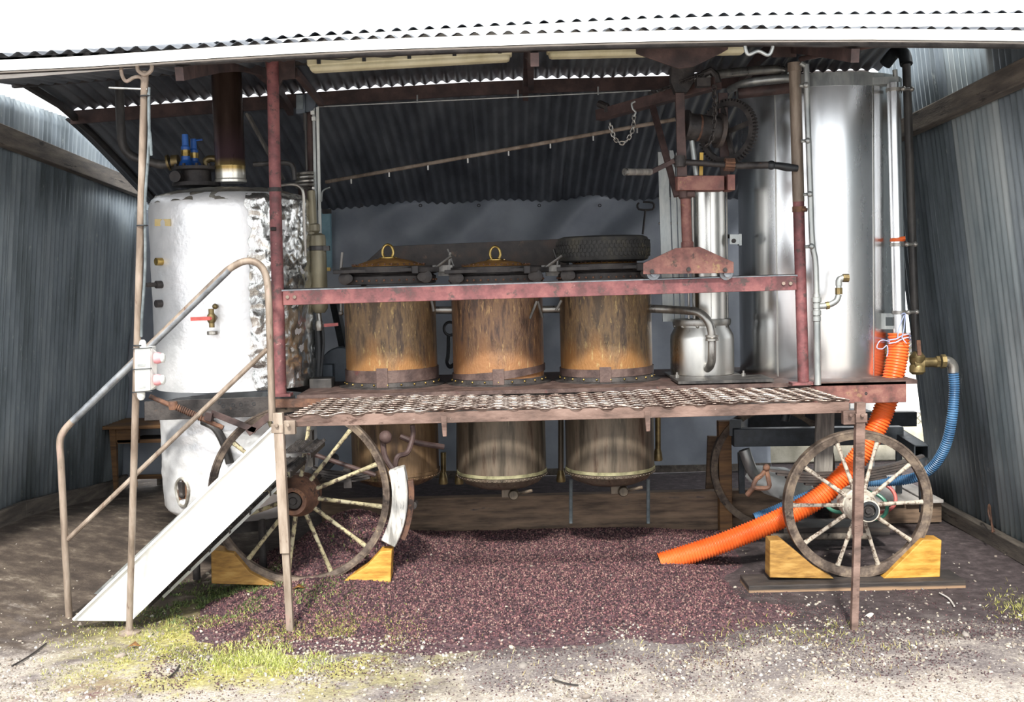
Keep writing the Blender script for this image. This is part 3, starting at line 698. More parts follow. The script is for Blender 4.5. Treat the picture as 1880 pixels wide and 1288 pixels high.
# leaf springs
for c, xa, xb, sag, nm in ((cL, 575, 702, .05, 'left'), (cR, 1408, 1695, .075, 'right')):
    sp = bpy.data.objects.new('leaf_spring', None); C.objects.link(sp); sp.parent = wagon; ORG[sp.name] = ORG[wagon.name]
    Y = 8.98 if nm == 'right' else 8.75; pa = P(xa, 858 if nm == 'left' else 862, Y); pb = P(xb, 852 if nm == 'left' else 836, Y)
    for k in range(5 if nm == 'right' else 4):
        sh = .06 * k; b = B(); pts = []
        for i in range(13):
            t = sh + (1 - 2 * sh) * i / 12; p = pa.lerp(pb, t); p.z -= sag * 4 * t * (1 - t) * 1.0 + .021 * k; pts.append(p)
        for p, q in zip(pts[:-1], pts[1:]): b.bar(p, q, .06, .017)
        b.build('leaf', 'iron' if nm == 'left' else 'plate', sp)
    b = B(); m_ = pa.lerp(pb, .5); b.box((m_.x, Y, m_.z - sag - .04), (.06, .08, .15)); b.build('spring_clip', 'iron', sp)
# shackle at the near end of the right spring
b = B(); b.tube(catmull([P(1405, 862, 8.7), P(1398, 872, 8.66), P(1388, 880, 8.66), P(1384, 893, 8.66), P(1398, 896, 8.66), P(1412, 893, 8.66), P(1410, 876, 8.66), P(1407, 862, 8.7)], 6), .018, 8); b.ball(P(1407, 858, 8.68), .028, 10); b.rod(P(1384, 893, 8.66), P(1372, 908, 8.7), .02); b.build('spring_shackle', 'rust', wagon)
# brake block, strap, lever
def arc(c, ra, rb, a0, a1, y0, y1, n=14):
    b = B(); pr = [(ra, y0), (rb, y0), (rb, y1), (ra, y1)]; vs = []; fs = []
    for i in range(n + 1):
        a = math.radians(a0 + (a1 - a0) * i / n)
        for r, yy in pr: vs.append((c.x + r * math.cos(a), c.y + yy, c.z + r * math.sin(a)))
    for i in range(n):
        for k in range(4): fs.append((i * 4 + k, i * 4 + (k + 1) % 4, i * 4 + 4 + (k + 1) % 4, i * 4 + 4 + k))
    fs += [(0, 1, 2, 3), tuple(n * 4 + k for k in (3, 2, 1, 0))]; return b.add(vs, fs)
k = S(WY); br = arc(cL, 173 * k, 202 * k, 14, -30, -.07, .05).build('brake_block', 'whitewood', wagon, bevel=.008); br['label'] = 'chalky white wooden brake block'
arc(cL, 203 * k, 213 * k, 6, -25, -.03, .03).build('brake_strap', 'rust', wagon)
b = B(); b.tube(catmull([P(703, 795, 8.5), P(706, 835, 8.48), P(722, 862, 8.45)], 6), .022, 8); b.tube(catmull([P(725, 860, 8.5), P(730, 838, 8.5), P(748, 830, 8.55), P(758, 800, 8.6), P(757, 780, 8.6)], 6), .02, 8)
b.ball(P(708, 802, 8.45), .05, 10); b.tube(catmull([P(735, 800, 8.8), P(765, 812, 8.8), P(815, 820, 8.85)], 6), .022, 8); b.rod(P(565, 830, 8.6), P(690, 872, 8.6), .018, 8); b.each('brake_lever', 'reddark', wagon)
b = B(); b.lathe(P(759, 925, 8.45), [(.001, -.05), (.03, -.05), (.03, .05), (.001, .05)], 14, 'Y'); b.rod(P(752, 905, 8.45), P(760, 925, 8.45), .02); b.build('brake_pin', 'iron', wagon)
# screw spindle on the left
b = B(); b.rod(P(275, 727, 8.35), P(410, 785, 8.35), .018, 10); b.lathe(P(318, 744, 8.35), [(.03, -.03), (.036, 0), (.03, .03)], 12); b.build('spindle', 'rust', wagon)
b = B(); a_, c_ = P(320, 745, 8.35), P(372, 768, 8.35); hp = []
ax = (c_ - a_).normalized(); u_ = ax.orthogonal().normalized(); v_ = ax.cross(u_)
for i in range(161): t = i / 160; hp.append(a_.lerp(c_, t) + (u_ * math.cos(t * 2 * PI * 14) + v_ * math.sin(t * 2 * PI * 14)) * .021)
b.tube(hp, .006, 6); b.build('screw_thread', 'rust', wagon)
b = B(); b.prism([P(377, 756, 8.3), P(390, 759, 8.3), P(387, 774, 8.3), P(374, 771, 8.3)], (0, .08, 0)); b.bar(P(388, 757, 8.34), P(470, 790, 8.34), .02, .045); b.bar(P(455, 795, 8.34), P(505, 755, 8.34), .02, .05); b.each('spindle_bracket', 'reddark', wagon, bevel=.003)
b = B(); b.bar(P(503, 740, 8.35), P(625, 738, 8.45), .05, .06); b.build('step_beam', 'rust', wagon)
b = B(); b.bar(P(570, 790, 9.0), P(572, 855, 9.0), .1, .04, up=(1, 0, 0)); b.build('frame_strut', 'greywood', wagon)

# ================================================================== catwalk
YF, YB = 7.5, 8.36
cat = thing('catwalk', 'rusty mesh gangway in front of the three stills, on two legs', 'catwalk', (.35, 7.9, 0))
pa, pb = P(522, 773, YF), P(1558, 747, YF)
b = B(); b.bar(pa, pb, .03, .072); b.build('front_beam', 'beamrust', cat, bevel=.002)
za, zb = pa.z, pb.z
b = B(); b.bar((pa.x + .1, YB, za), (pb.x - .05, YB, zb), .03, .07); b.build('rear_beam', 'rust', cat)
for t in (0.004, .275, .62, .996):
    x_ = pa.x + (pb.x - pa.x) * t; z_ = za + (zb - za) * t
    b = B(); b.bar((x_, YF, z_ - .01), (x_ + (.06 if t < .01 else 0), YB, z_ - .01), .035, .05); b.build('cross_bar', 'rust', cat)
for px in (815, 1188):
    t = (px - 522) / 1036; b = B(); p = pa.lerp(pb, t); b.prism([p + Vector((-.02, -.025, .01)), p + Vector((.02, -.025, .01)), p + Vector((.016, -.025, -.125)), p + Vector((-.01, -.025, -.125))], (0, .03, 0)); b.build('support_lug', 'beamrust', cat, bevel=.003)
# expanded metal: zigzag strands, each touching the next
b = B(); wlen = .205; rows = 17; 
for r in range(rows):
    y_ = YF - .01 + (YB - YF) * r / (rows - 1); sgn = 1 if r % 2 else -1
    xa_ = pa.x + .02 + .10 * (r / rows); n_ = int((pb.x - xa_) / (wlen / 8)); vs = []; fs = []
    for i in range(n_ + 1):
        x_ = xa_ + (pb.x - xa_) * i / n_; ph = 2 * PI * x_ / wlen; w = math.cos(ph)
        w = math.copysign(abs(w) ** .7, w) * sgn
        yy = y_ + .0225 * w; t = (x_ - pa.x) / (pb.x - pa.x); zz = za + (zb - za) * t + .047 + .006 * w - (.004 if r else 0) + .010 * math.sin(3.1 * x_ + y_ * 2)
        for dy, dz in ((-.008, .007), (.007, -.006), (.005, -.010), (-.010, .003)): vs.append((x_, yy + dy, zz + dz))
    for i in range(n_):
        for q in range(4): fs.append((i * 4 + q, i * 4 + (q + 1) % 4, i * 4 + 4 + (q + 1) % 4, i * 4 + 4 + q))
    b.add(vs, fs)
b.build('mesh_floor', 'grating', cat, smooth=False)
def leg(x0_, y0_, x1_, y1_, x2_, y2_, wa, wb_, nm, ya, yb):
    b = B(); b.bar(P(x0_, y0_, ya), P(x1_, y1_, ya), wa, wa, up=(0, 1, 0)); l = b.build('leg', nm, cat, bevel=.004)
    b = B(); b.bar(P(x1_, y1_ - 20, ya), P(x2_, y2_, yb), wb_, wb_, up=(0, 1, 0)); b.build('telescopic_foot', nm, l, bevel=.003)
    b = B(); p = P(x0_, y0_ + 28, ya); b.box(p, (wa * 1.25, wa * 1.25, .06)); b.box(p + Vector((.06 if x0_ < 900 else -.06, .02, 0)), (.1, .05, .09)); bolts(b, [p + Vector((.07 if x0_ < 900 else -.07, -.02, .02)), p + Vector((0, -.04, .02))], .012, .02); b.build('clamp', nm, l, bevel=.003)
leg(511, 757, 524, 1014, 534, 1174, .062, .047, 'pole', 7.42, 7.5)
leg(1579, 738, 1574, 982, 1567, 1180, .06, .045, 'beamrust', 7.42, 7.3)

# ================================================================== staircase
YS = 7.72
st = thing('staircase', 'steep white-sided metal staircase with a pipe handrail, leading up to the gangway', 'staircase', (-2.3, 8.0, 0))
b = B(); b.prism([P(x_, y_, YS) for x_, y_ in ((133, 1139), (370, 905), (500, 782), (514, 786), (516, 866), (370, 1013), (238, 1140))], (0, .025, 0))
sg = b.build('stringer', 'white_metal', st, bevel=.003)
b = B(); b.bar(P(135, 1136, YS - .012), P(500, 784, YS - .012), .03, .014); b.bar(P(240, 1138, YS - .012), P(516, 868, YS - .012), .03, .014); b.each('stringer_lip', 'white_metal', sg)
YS2 = 8.36
b = B(); b.prism([P(x_, y_, YS2) for x_, y_ in ((172, 1090), (370, 905), (510, 775), (524, 790), (524, 862), (370, 1000), (262, 1095))], (0, .02, 0)); b.build('stringer', 'galv', st)
L0, L1 = P(262, 1108, YS), P(560, 832, YS)
for i in range(9):
    p = L0.lerp(L1, i / 8); b = B(); w2 = .20
    b.box((p.x - w2 / 2 + .03, (YS + YS2) / 2 + .015, p.z), (w2, YS2 - YS - .04, .006))
    b.box((p.x + .03, (YS + YS2) / 2 + .015, p.z - .02), (.004, YS2 - YS - .04, .045))
    for yy in np.linspace(YS + .05, YS2 - .05, 14):
        for xx in (-.15, -.09, -.03, .02): b.prism([(p.x + xx, yy - .012, p.z), (p.x + xx + .03, yy - .012, p.z), (p.x + xx + .015, yy - .012, p.z + .022)], (0, .012, 0))
    b.build('tread', 'iron', st, smooth=False)
b = B(); b.bar(P(300, 1095, 7.8), P(516, 888, 7.8), .02, .02); b.build('edge_angle', 'galv', st)
hp = [P(x_, y_, 8.02) for x_, y_ in ((127, 1136), (121, 1030), (116, 930), (112, 850), (110, 812), (116, 793), (135, 771), (200, 708), (300, 610), (400, 512), (428, 489), (452, 479), (474, 484), (488, 505), (493, 545), (496, 640), (500, 772))]
b = B(); b.tube(catmull(hp, 5), .025, 12); hr = b.build('handrail', 'pole', st)
b = B(); b.rod(P(133, 773, 8.02), P(420, 495, 8.02), .0262, 12); b.build('shiny_grip', 'steeldark', hr)
b = B(); b.rod(P(124, 990, 8.02), P(491, 640, 8.02), .0175, 10); b.build('middle_rail', 'pole', hr)

# ================================================================== roof prop with socket box
pr = thing('roof_prop', 'tall pale rusty pole with a forked top and a round foot plate, propping the eaves', 'prop', P(237, 1168, 7.62))
pt, pbm = P(266, 130, 6.95), P(237, 1166, 7.62)
b = B(); b.rod(pbm, pt, .0225, 14); b.build('pole', 'pole', pr)
b = B(); b.tube(catmull([P(252, 121, 6.93), P(254, 130, 6.93), P(266, 137, 6.93), P(277, 130, 6.93), P(279, 120, 6.93)], 5), .012, 8); b.build('fork', 'pole', pr)
b = B(); b.lathe(P(238, 1168, 7.62) + Vector((0, 0, .02)), [(.001, -.02), (.04, -.02), (.072, 0), (.072, .012), (.03, .02), (.024, .05)], 24); b.build('foot_plate', 'pole', pr)
b = B(); b.rod(P(200, 161, 6.96), P(270, 164, 6.96), .006, 8); b.build('cross_pin', 'galv', pr)
cb = thing('power_cable', 'grey cable strapped along the forked pole down to the socket box', 'cable', P(262, 620, 7.25))
def pp(t, dx=0.035): q = pbm.lerp(pt, t); return q + Vector((dx, -.012, 0))
b = B(); b.tube(catmull([pp(t, .034 + .006 * math.sin(t * 30)) for t in np.linspace(.56, .965, 14)] , 4), .009, 8); b.build('cable', 'cable', cb)
for t in (.545, .75, .96):
    b = B(); q = pbm.lerp(pt, t); b.lathe(q + Vector((.012, -.003, 0)), [(.034, -.004), (.037, 0), (.034, .004)], 14); b.build('cable_tie', 'black', cb)
b = B(); b.tube(catmull([P(274, 160, 6.95), P(273, 220, 6.98), P(278, 285, 7.0), P(275, 240, 7.0), P(271, 300, 7.02)], 5), .008, 6); b.build('loose_end', 'cable', cb)
YX = 7.2
sb = thing('socket_box', 'light grey electrical socket box with two red outlets, tied to the forked pole', 'socket', P(262, 680, YX))
b = B(); b.prism([P(247, 640, YX), P(276, 636, YX), P(276, 717, YX), P(247, 719, YX)], (0, .12, 0)); bx = b.build('box', 'plastic', sb, bevel=.006)
b = B(); b.prism([P(277, 637, YX + .01), P(288, 646, YX + .06), P(288, 708, YX + .06), P(277, 716, YX + .01)], (-.02, .06, 0)); b.build('side_panel', 'plastic', sb, bevel=.004)
for k_, (z1, z2) in enumerate(((640, 674), (680, 714))):
    b = B(); b.prism([P(249, z1 + 4, YX - .004), P(273, z1 + 2, YX - .004), P(273, z2 - 1, YX - .004), P(249, z2, YX - .004)], (0, .008, 0)); b.build('lid', 'plastic', bx, bevel=.003)
    b = B(); b.prism([P(252, z2 - 6, YX - .008), P(267, z2 - 6.5, YX - .008), P(267, z2 - 2.5, YX - .008), P(252, z2 - 2, YX - .008)], (0, .006, 0)); b.build('name_slot', 'galv', bx)
    c = P(284, (z1 + z2) / 2, YX + .02); b = B(); b.lathe(c, [(.034, 0), (.038, .02), (.03, .045), (.001, .05)], 18, 'X'); b.build('outlet', 'redplastic', sb)
    b = B(); b.lathe(c + Vector((.045, 0, 0)), [(.03, 0), (.031, .012), (.02, .02), (.001, .021)], 18, 'X'); b.build('outlet_cap', 'plastic', sb)
b = B(); b.lathe(P(262, 632, YX + .05), [(.02, -.03), (.024, 0), (.02, .02), (.012, .03)], 12); b.lathe(P(259, 724, YX + .05), [(.012, -.035), (.024, -.02), (.026, .01), (.02, .03)], 12); b.each('cable_gland', 'plastic', sb)
b = B()
for yy in (640, 678, 720): b.tube([P(244, yy, YX - .01), P(278, yy - 2, YX - .01), P(279, yy - 2, YX + .13), P(243, yy, YX + .14)], .004, 6, closed=True)
b.each('tie_wire', 'black', sb)

# ================================================================== boiler
BY = 9.35; cB = P(430, 560, BY); RB = 143 * S(BY)
zt = P(425, 352, BY - RB * .8).z; zb_ = P(430, 968, BY - RB).z
bo = thing('steam_boiler', 'big foil-wrapped upright steam boiler with a brown flue, beside the stairs', 'boiler', (cB.x, BY, zb_))
def foil(name, rz, m, nz2=44, n=120, amp=.010, f=6, a0=0, a1=2 * PI, roff=0):
    vs = []; fs = []; full = abs(a1 - a0 - 2 * PI) < 1e-3
    nn = n if full else n + 1
    for j in range(nz2 + 1):
        t = j / nz2; z = np.interp(t, [p[0] for p in rz], [p[1] for p in rz]); r = np.interp(t, [p[0] for p in rz], [p[2] for p in rz])
        for i in range(nn):
            a = a0 + (a1 - a0) * i / n + (0 if full else .14 * noise.noise((z * 3.1, 2, 8)) + .05 * noise.noise((z * 14, 5, 1))); q = Vector((math.cos(a) * r, math.sin(a) * r, z))
            d = noise.noise(q * f) * amp + noise.noise(q * f * 2.7 + Vector((5, 1, 2))) * amp * .5
            rr = max(.001, r + roff + d * min(1, r / .2)); vs.append((cB.x + math.cos(a) * rr, BY + math.sin(a) * rr, z + .5 * d))
    for j in range(nz2):
        for i in range(n):
            i2 = (i + 1) % nn if full else i + 1
            fs.append((j * nn + i, j * nn + i2, (j + 1) * nn + i2, (j + 1) * nn + i))
    return B().add(vs, fs).build(name, m, bo, ang=60)
zc = ZD + .02
foil('upper_wrap', [(0, zc, RB), (.93, zt - .1, RB), (.97, zt - .03, RB * .97), (1, zt, RB * .9)], 'foil', amp=.006)
foil('top_wrap', [(0, zt - .06, RB * .985), (.25, zt + .0, RB * .9), (.6, zt + .05, RB * .6), (1, zt + .07, .01)], 'foildirt', nz2=24, amp=.02, f=9)
foil('crumpled_side_wrap', [(0, zc, RB), (.95, zt - .05, RB), (1, zt - .01, RB * .93)], 'foilrough', amp=.014, f=15, a0=math.radians(-66), a1=math.radians(70), roff=.008, n=90, nz2=90)
foil('lower_wrap', [(0, zb_ + .02, RB * .55), (.06, zb_ + .01, RB * .8), (.14, zb_ + .08, RB * .95), (.24, zb_ + .22, RB * .975), (1, ZD - .1, RB * .97)], 'foil', amp=.016, f=5, nz2=60)
b = B(); b.lathe((cB.x, BY, 0), [(RB * .6, zb_ + .06), (RB * .6, zb_ - .1), (.05, zb_ - .1)], 40); b.build('ash_pan', 'iron', bo)
b = B(); 
for a in (-125, -60, 60, 120): b.rod((cB.x + .5 * math.cos(math.radians(a)), BY + .5 * math.sin(math.radians(a)), zb_ + .1), (cB.x + .5 * math.cos(math.radians(a)), BY + .5 * math.sin(math.radians(a)), .02), .03)
b.each('foot', 'iron', bo)
def onb(px, py, off=0, R_=None):
    """point on the boiler's near face seen at a pixel"""
    R_ = (R_ or RB) + off; Y = BY - R_
    for _ in range(30):
        p = P(px, py, Y); dx = p.x - cB.x; Y = Y + .6 * (BY - math.sqrt(max(1e-6, R_ * R_ - min(dx * dx, R_ * R_ * .999))) - Y)
    return P(px, py, Y)
# inspection hole
c = onb(341, 902, -.02, RB * .96); nrm = Vector((c.x - cB.x, c.y - BY, 0)).normalized(); sd = nrm.cross(Vector((0, 0, 1))).normalized()
b = B(); b.tube([c + nrm * .035 + sd * .068 * math.cos(a) * (1 + .1 * math.sin(3 * a)) + Vector((0, 0, .11 * math.sin(a))) for a in np.linspace(0, 2 * PI, 25)[:-1]], .012, 8, closed=True); ho = b.build('hand_hole', 'foildirt', bo)
b = B(); ring = [c + nrm * .02 + sd * .065 * math.cos(a) + Vector((0, 0, .105 * math.sin(a))) for a in np.linspace(0, 2 * PI, 25)[:-1]]; b.prism(ring, nrm * .006); b.build('hole_back', 'rust', ho)
b = B(); b.bar(c + nrm * .035 + Vector((0, 0, .08)), c + nrm * .03 + Vector((0, 0, -.02)), .05, .04, up=nrm); b.ball(c + nrm * .035 + Vector((0, 0, -.02)), .028); b.build('hole_clamp', 'iron', ho)
# brand label strip, gauge fittings on the left edge
b = B(); vs = [onb(284, 402, .008), onb(313, 402, .008), onb(313, 415, .008), onb(284, 415, .008)]; b.prism(vs, (0, -.003, 0)); b.build('label_strip', 'label', bo)
for py in (480, 522, 557):
    c = onb(297, py, .0); d = Vector((c.x - cB.x, c.y - BY, 0)).normalized(); b = B(); b.rod(c - d * .02, c + d * .05, .03, 12); 
    if py == 522: b.rod(c + d * .04, c + d * .13, .018, 10)
    b.build('side_fitting', 'iron' if py != 480 else 'brass', bo)
# ball valve with a red lever
c = onb(394, 583); d = Vector((c.x - cB.x, c.y - BY, 0)).normalized()
va = bpy.data.objects.new('ball_valve', None); C.objects.link(va); va.parent = bo; ORG[va.name] = ORG[bo.name]
b = B(); b.rod(c - d * .02, c + d * .09, .022, 10); b.rod(c + d * .09 + Vector((0, 0, .07)), c + d * .09 + Vector((0, 0, -.07)), .021, 12); b.lathe(c + d * .09, [(.024, -.035), (.033, -.02), (.033, .02), (.024, .035)], 12); b.build('valve_body', 'brassdull', va)
b = B(); q = c + d * .125; b.rod(c + d * .09, q, .012, 8); b.bar(q, P(350, 585.5, q.y), .012, .028); b.build('lever', 'redhandle', va)
b = B(); b.lathe(onb(394, 610) + d * .06, [(.038, -.015), (.042, -.01), (.042, .01), (.038, .015)], 16); b.build('outlet_coupling', 'steel', va)
b = B(); b.rod(onb(398, 562) - d * .01, onb(398, 562) + d * .05, .016, 8); b.ball(onb(398, 562) + d * .05, .022); b.build('test_cock', 'brassdull', va)
# black hose loop on the lower wrap
b = B(); b.tube(catmull([onb(372, 772, .02), onb(395, 785, .03), onb(412, 815, .03), onb(422, 850, .03)], 8), .033, 10); b.build('cable_loop', 'darkpipe', bo)
# flue
cF = P(424, 335, BY); ztop = P(424, 112, BY).z
b = B(); rF = 27 * S(BY)
b = B(); b.lathe((0, 0, 0), [(rF * 1.06, cF.z - ztop + 0), (rF * 1.06, cF.z - ztop + .02), (rF, cF.z - ztop + .03), (rF, cF.z - ztop + .12), (rF * 1.02, cF.z - ztop + .125), (rF * 1.02, cF.z - ztop + .135), (rF, cF.z - ztop + .14), (rF, 0)], 40)
fl = b.build('flue', 'chimney'); fl.parent = bo; fl.location = Vector((cF.x, BY, ztop)) - ORG[bo.name]; ORG[fl.name] = Vector((cF.x, BY, ztop))
b = B(); b.lathe((cF.x, BY, ztop - .07), [(rF, -.02), (rF * 1.16, -.01), (rF * 1.16, .03), (rF, .05)], 32); b.build('flue_collar', 'iron', fl)
b = B(); b.lathe((cF.x, BY, zt + .04), [(rF * 1.5, 0), (rF * 1.5, .02), (rF * 1.08, .03)], 32); b.build('flue_foot', 'steel', fl)
# manifold with two blue safety valves
b = B(); cm = P(360, 322, BY); b.lathe(cm, [(.19, -.09), (.19, -.06), (.12, -.055), (.12, .035), (.19, .04), (.19, .065), (.001, .065)], 32)
for a in range(10): b.lathe(cm + Vector((.165 * math.cos(a * .628), .165 * math.sin(a * .628), .065)), [(.014, 0), (.014, .02), (.001, .02)], 6)
mf = b.build('manifold', 'iron', bo)
b = B(); b.lathe(cm + Vector((-.12, -.15, -.02)), [(.001, -.03), (.045, -.03), (.045, .06)], 18, 'Y'); b.build('manifold_port', 'iron', mf)
for px, sc_, py in ((342, 1, 304), (357, .9, 306)):
    sv = bpy.data.objects.new('safety_valve', None); C.objects.link(sv); sv.parent = bo; ORG[sv.name] = ORG[bo.name]
    c = P(px, py, BY - .02 + (.1 if px > 350 else 0)); b = B(); b.lathe(c, [(.001, -.03), (.05, -.03), (.062, 0), (.05, .03), (.036, .045), (.036, .15 * sc_), (.028, .16 * sc_), (.024, .25 * sc_), (.001, .25 * sc_)], 20); b.build('valve_body', 'bluepaint', sv)
    b = B(); b.lathe(c, [(.037, .075 * sc_), (.038, .075 * sc_), (.038, .125 * sc_), (.037, .125 * sc_)], 16); b.lathe(c, [(.03, -.06), (.034, -.055), (.034, -.03)], 12); b.each('valve_ring', 'brass', sv)
    if px > 350:
        b = B(); b.rod(c + Vector((0, 0, .21)), c + Vector((.08, -.02, .215)), .008, 6); b.build('test_lever', 'bluepaint', sv)
b = B(); b.tube(catmull([P(382, 305, BY), P(378, 296, BY), P(385, 291, BY), P(398, 292, BY)], 6), .028, 12); b.build('brass_elbow', 'brassdull', bo)
# steam pipe leaving to the left and up
b = B(); b.tube(catmull([P(328, 296, BY), P(300, 302, BY), P(270, 296, BY), P(240, 285, BY), P(226, 265, BY), P(222, 235, BY), P(220, 190, BY), P(219, 150, BY)], 6), .036, 14); sp_ = b.build('steam_pipe', 'darkpipe', bo)
b = B(); b.tube([P(328, 296, BY), P(316, 297, BY)], .055, 14); b.tube([P(312, 298, BY), P(308, 299, BY)], .065, 14); b.each('pipe_union', 'brassdull', sp_)

# ================================================================== copper stills
PY = 9.25
def pot(pxc, hw, ya, cm, low, label, ring_y, valve, pxl, hwl, ybot, seam_y, eye, dome):
    yd = ring_y[0] + 2
    c = P(pxc, 650, PY); k = S(PY); z = lambda py: P(pxc, py, PY).z
    zf = lambda py: P(pxc, py, PY - hw * k).z
    t = thing('copper_still', label, 'still', (c.x, PY, ZD), 'three copper stills on the wagon')
    r = hw * k; A = (c.x, PY, 0)
    b = B(); b.lathe(A, [(r * .985, ZD), (r, zf(680)), (r * 1.0, z(600)), (r * 1.0, z(540)), (r * .99, z(524))], 64); b.build('body', cm, t)
    rl_ = hwl * k; zs = zf(seam_y); zbt = zf(ybot) 
    xl = P(pxl, 800, PY).x; A2 = (xl, PY, 0)
    b = B(); b.lathe(A2, [(rl_, ZD - .03), (rl_, zs), (rl_ * .995, zs - .04), (rl_ * .96, zbt + .10), (rl_ * .85, zbt + .05), (rl_ * .6, zbt + .012), (.001, zbt)], 64); lb = b.build('lower_body', low, t)
    b = B(); b.lathe(A2, [(rl_, zs + .012), (rl_ + .007, zs + .01), (rl_ + .007, zs - .012), (rl_, zs - .014)], 64); b.build('seam', low if valve == 1 else 'seam', lb)
    b = B()
    for i in range(60):
        a = 2 * PI * i / 60
        if math.sin(a) < .2: b.lathe(Vector(A2) + Vector(((rl_ + .003) * math.cos(a), (rl_ + .003) * math.sin(a), zs - .028)), [(.0065, -.004), (.008, 0), (.0065, .004)], 6)
    b.build('seam_rivets', low, lb)
    # band with clip and foot flange
    zb1, zb0 = zf(ya), ZD + .045; b = B(); n = 64; vs = []; fs = []
    for i in range(n):
        a = 2 * PI * i / n; tl = (.03 * math.cos(a) * (1 if valve == 2 else .12)) * (1 if math.sin(a) < .3 else .4)
        for rr, zz in ((r + .001, zb0 + max(0, tl) * 1.6), (r + .010, zb0 + max(0, tl) * 1.6), (r + .010, zb1 + tl), (r + .001, zb1 + tl)): vs.append((c.x + rr * math.cos(a), PY + rr * math.sin(a), zz))
    for i in range(n):
        j = (i + 1) % n
        for q in range(4): fs.append((i * 4 + q, i * 4 + (q + 1) % 4, j * 4 + (q + 1) % 4, j * 4 + q))
    b.add(vs, fs); bd = b.build('band', 'band', t)
    b = B(); xo = -.04 if valve != 2 else .0
    b.prism([(c.x + xo - .045, PY - r - .016, zb1 + .02), (c.x + xo + .045, PY - r - .016, zb1 + .02), (c.x + xo + .045, PY - r - .02, ZD - .01), (c.x + xo - .045, PY - r - .02, ZD - .01)], (0, .02, 0)); b.build('band_clip', 'band', bd, bevel=.003)
    b = B(); b.lathe(A, [(r * .98, ZD + .05), (r + .006, ZD + .045), (r + .012, ZD + .012), (r + .06, ZD + .008), (r + .06, ZD - .004)], 64); fg = b.build('foot_flange', 'iron', t)
    b = B()
    for i in range(22):
        a = 2 * PI * (i + .5) / 22; b.ball(Vector((c.x + (r + .012) * math.cos(a), PY + (r + .012) * math.sin(a), ZD + .028)), .009, 6)
    b.build('brass_rivets', 'brass', fg)
    # lid stack
    y0, y1, y2 = ring_y
    b = B(); b.lathe(A, [(r * .97, z(y2 + 14)), (r * 1.02, z(y2 + 13)), (r * 1.03, z(y2)), (r * 1.0, z(y2 - 1)), (r * .97, z(y2 - 3)), (r * 1.05, z(y2 - 5)), (r * 1.06, z(y1 + 2)), (r * .98, z(y1))], 64); nr_ = b.build('neck_ring', 'iron', t)
    b = B()
    for i in range(40):
        a = 2 * PI * i / 40; b.ball(Vector((c.x + r * 1.03 * math.cos(a), PY + r * 1.03 * math.sin(a), z(y2 + 7))), .009, 6)
    b.build('neck_rivets', 'rust', nr_)
    lid = bpy.data.objects.new('lid', None); C.objects.link(lid); lid.parent = t; ORG[lid.name] = ORG[t.name]
    b = B(); b.lathe(A, [(r * .9, z(y1)), (r * 1.05, z(y1)), (r * 1.06, z(y0 + 1)), (r * 1.04, z(y0)), (r * .8, z(y0 - .5))], 48); b.build('clamp_ring', 'iron', lid)
    b = B(); rd = dome[0] * k; b.lathe(A, [(rd * 1.06, z(yd)), (rd * 1.04, z(yd - 2)), (rd * .97, z(yd - 5)), (rd * .6, z(yd - (yd - dome[1]) * .68)), (rd * .25, z(dome[1] + 1)), (.001, z(dome[1]))], 56); b.build('dome', 'coppershine', lid)
    b = B()
    for i in range(36):
        a = 2 * PI * i / 36; b.ball(Vector((c.x + rd * 1.0 * math.cos(a), PY + rd * 1.0 * math.sin(a), z(y0 - 3.5))), .008, 6)
    b.build('dome_rivets', 'rust', lid)
    if eye:
        ex, ey, er, em = eye; q = P(ex, ey, PY)
        b = B(); b.tube([q + Vector((.020 + .03 * 0, 0, 0)) * 0 + Vector((er * .75 * math.cos(a), .01 * math.sin(a), er * math.sin(a))) for a in np.linspace(0, 2 * PI, 29)[:-1]], .011, 10, closed=True)
        b.lathe((c.x, PY, 0), [(.075, z(dome[1] + 1.5)), (.075, z(dome[1] - .5)), (.03, z(dome[1] - 2)), (.018, q.z - er), (.001, q.z - er)], 20); b.build('eye_ring', em, lid)
    # hinge lugs, clamps and wing levers
    for sx in (-1, 1):
        b = B(); q = Vector((c.x + sx * r * .86, PY - r * .72, z(y2 + 2)))
        b.lathe(q, [(.001, -.035), (.028, -.035), (.05, -.025), (.05, .03), (.001, .03)], 18, 'Y'); b.lathe(q + Vector((sx * -.03, -.01, 0)), [(.001, -.035), (.035, -.03), (.035, .02)], 14, 'Y'); b.each('hinge_lug', 'iron', lid)
    b = B(); b.bar((c.x - r * 1.08, PY - r * .9, z(y0 + 8)), (c.x + r * .62, PY - r * .98, z(y0 + 7)), .03, .03); b.bar((c.x + r * .55, PY - r * .98, z(y0 + 7)), (c.x + r * 1.1, PY - r * .55, z(y0 + 8)), .05, .04); b.box((c.x + r * .66, PY - r * .99, z(y0 + 7.5)), (.05, .06, .06)); b.each('clamp_bar', 'iron', lid, bevel=.004)
    b = B(); b.rod((c.x - r * 1.04, PY - .05, z(y0 + 10)), (c.x - r * .99, PY - .05, z(y0 - 28)), .011, 8)
    if valve != 3:
        b.rod((c.x + r * 1.06, PY - .2, z(y0 + 5)), (c.x + r * 1.42, PY - .25, z(y0 - 16)), .012, 8); b.rod((c.x + r * 1.4, PY + .1, z(y0 + 2)), (c.x + r * 1.28, PY + .1, z(y0 - 30)), .011, 8)
        b.box((c.x + r * 1.2, PY - .1, z(y0 + 6)), (.16, .1, .05)); b.box((c.x + r * 1.25, PY + .02, z(y0 + 15)), (.12, .14, .04))
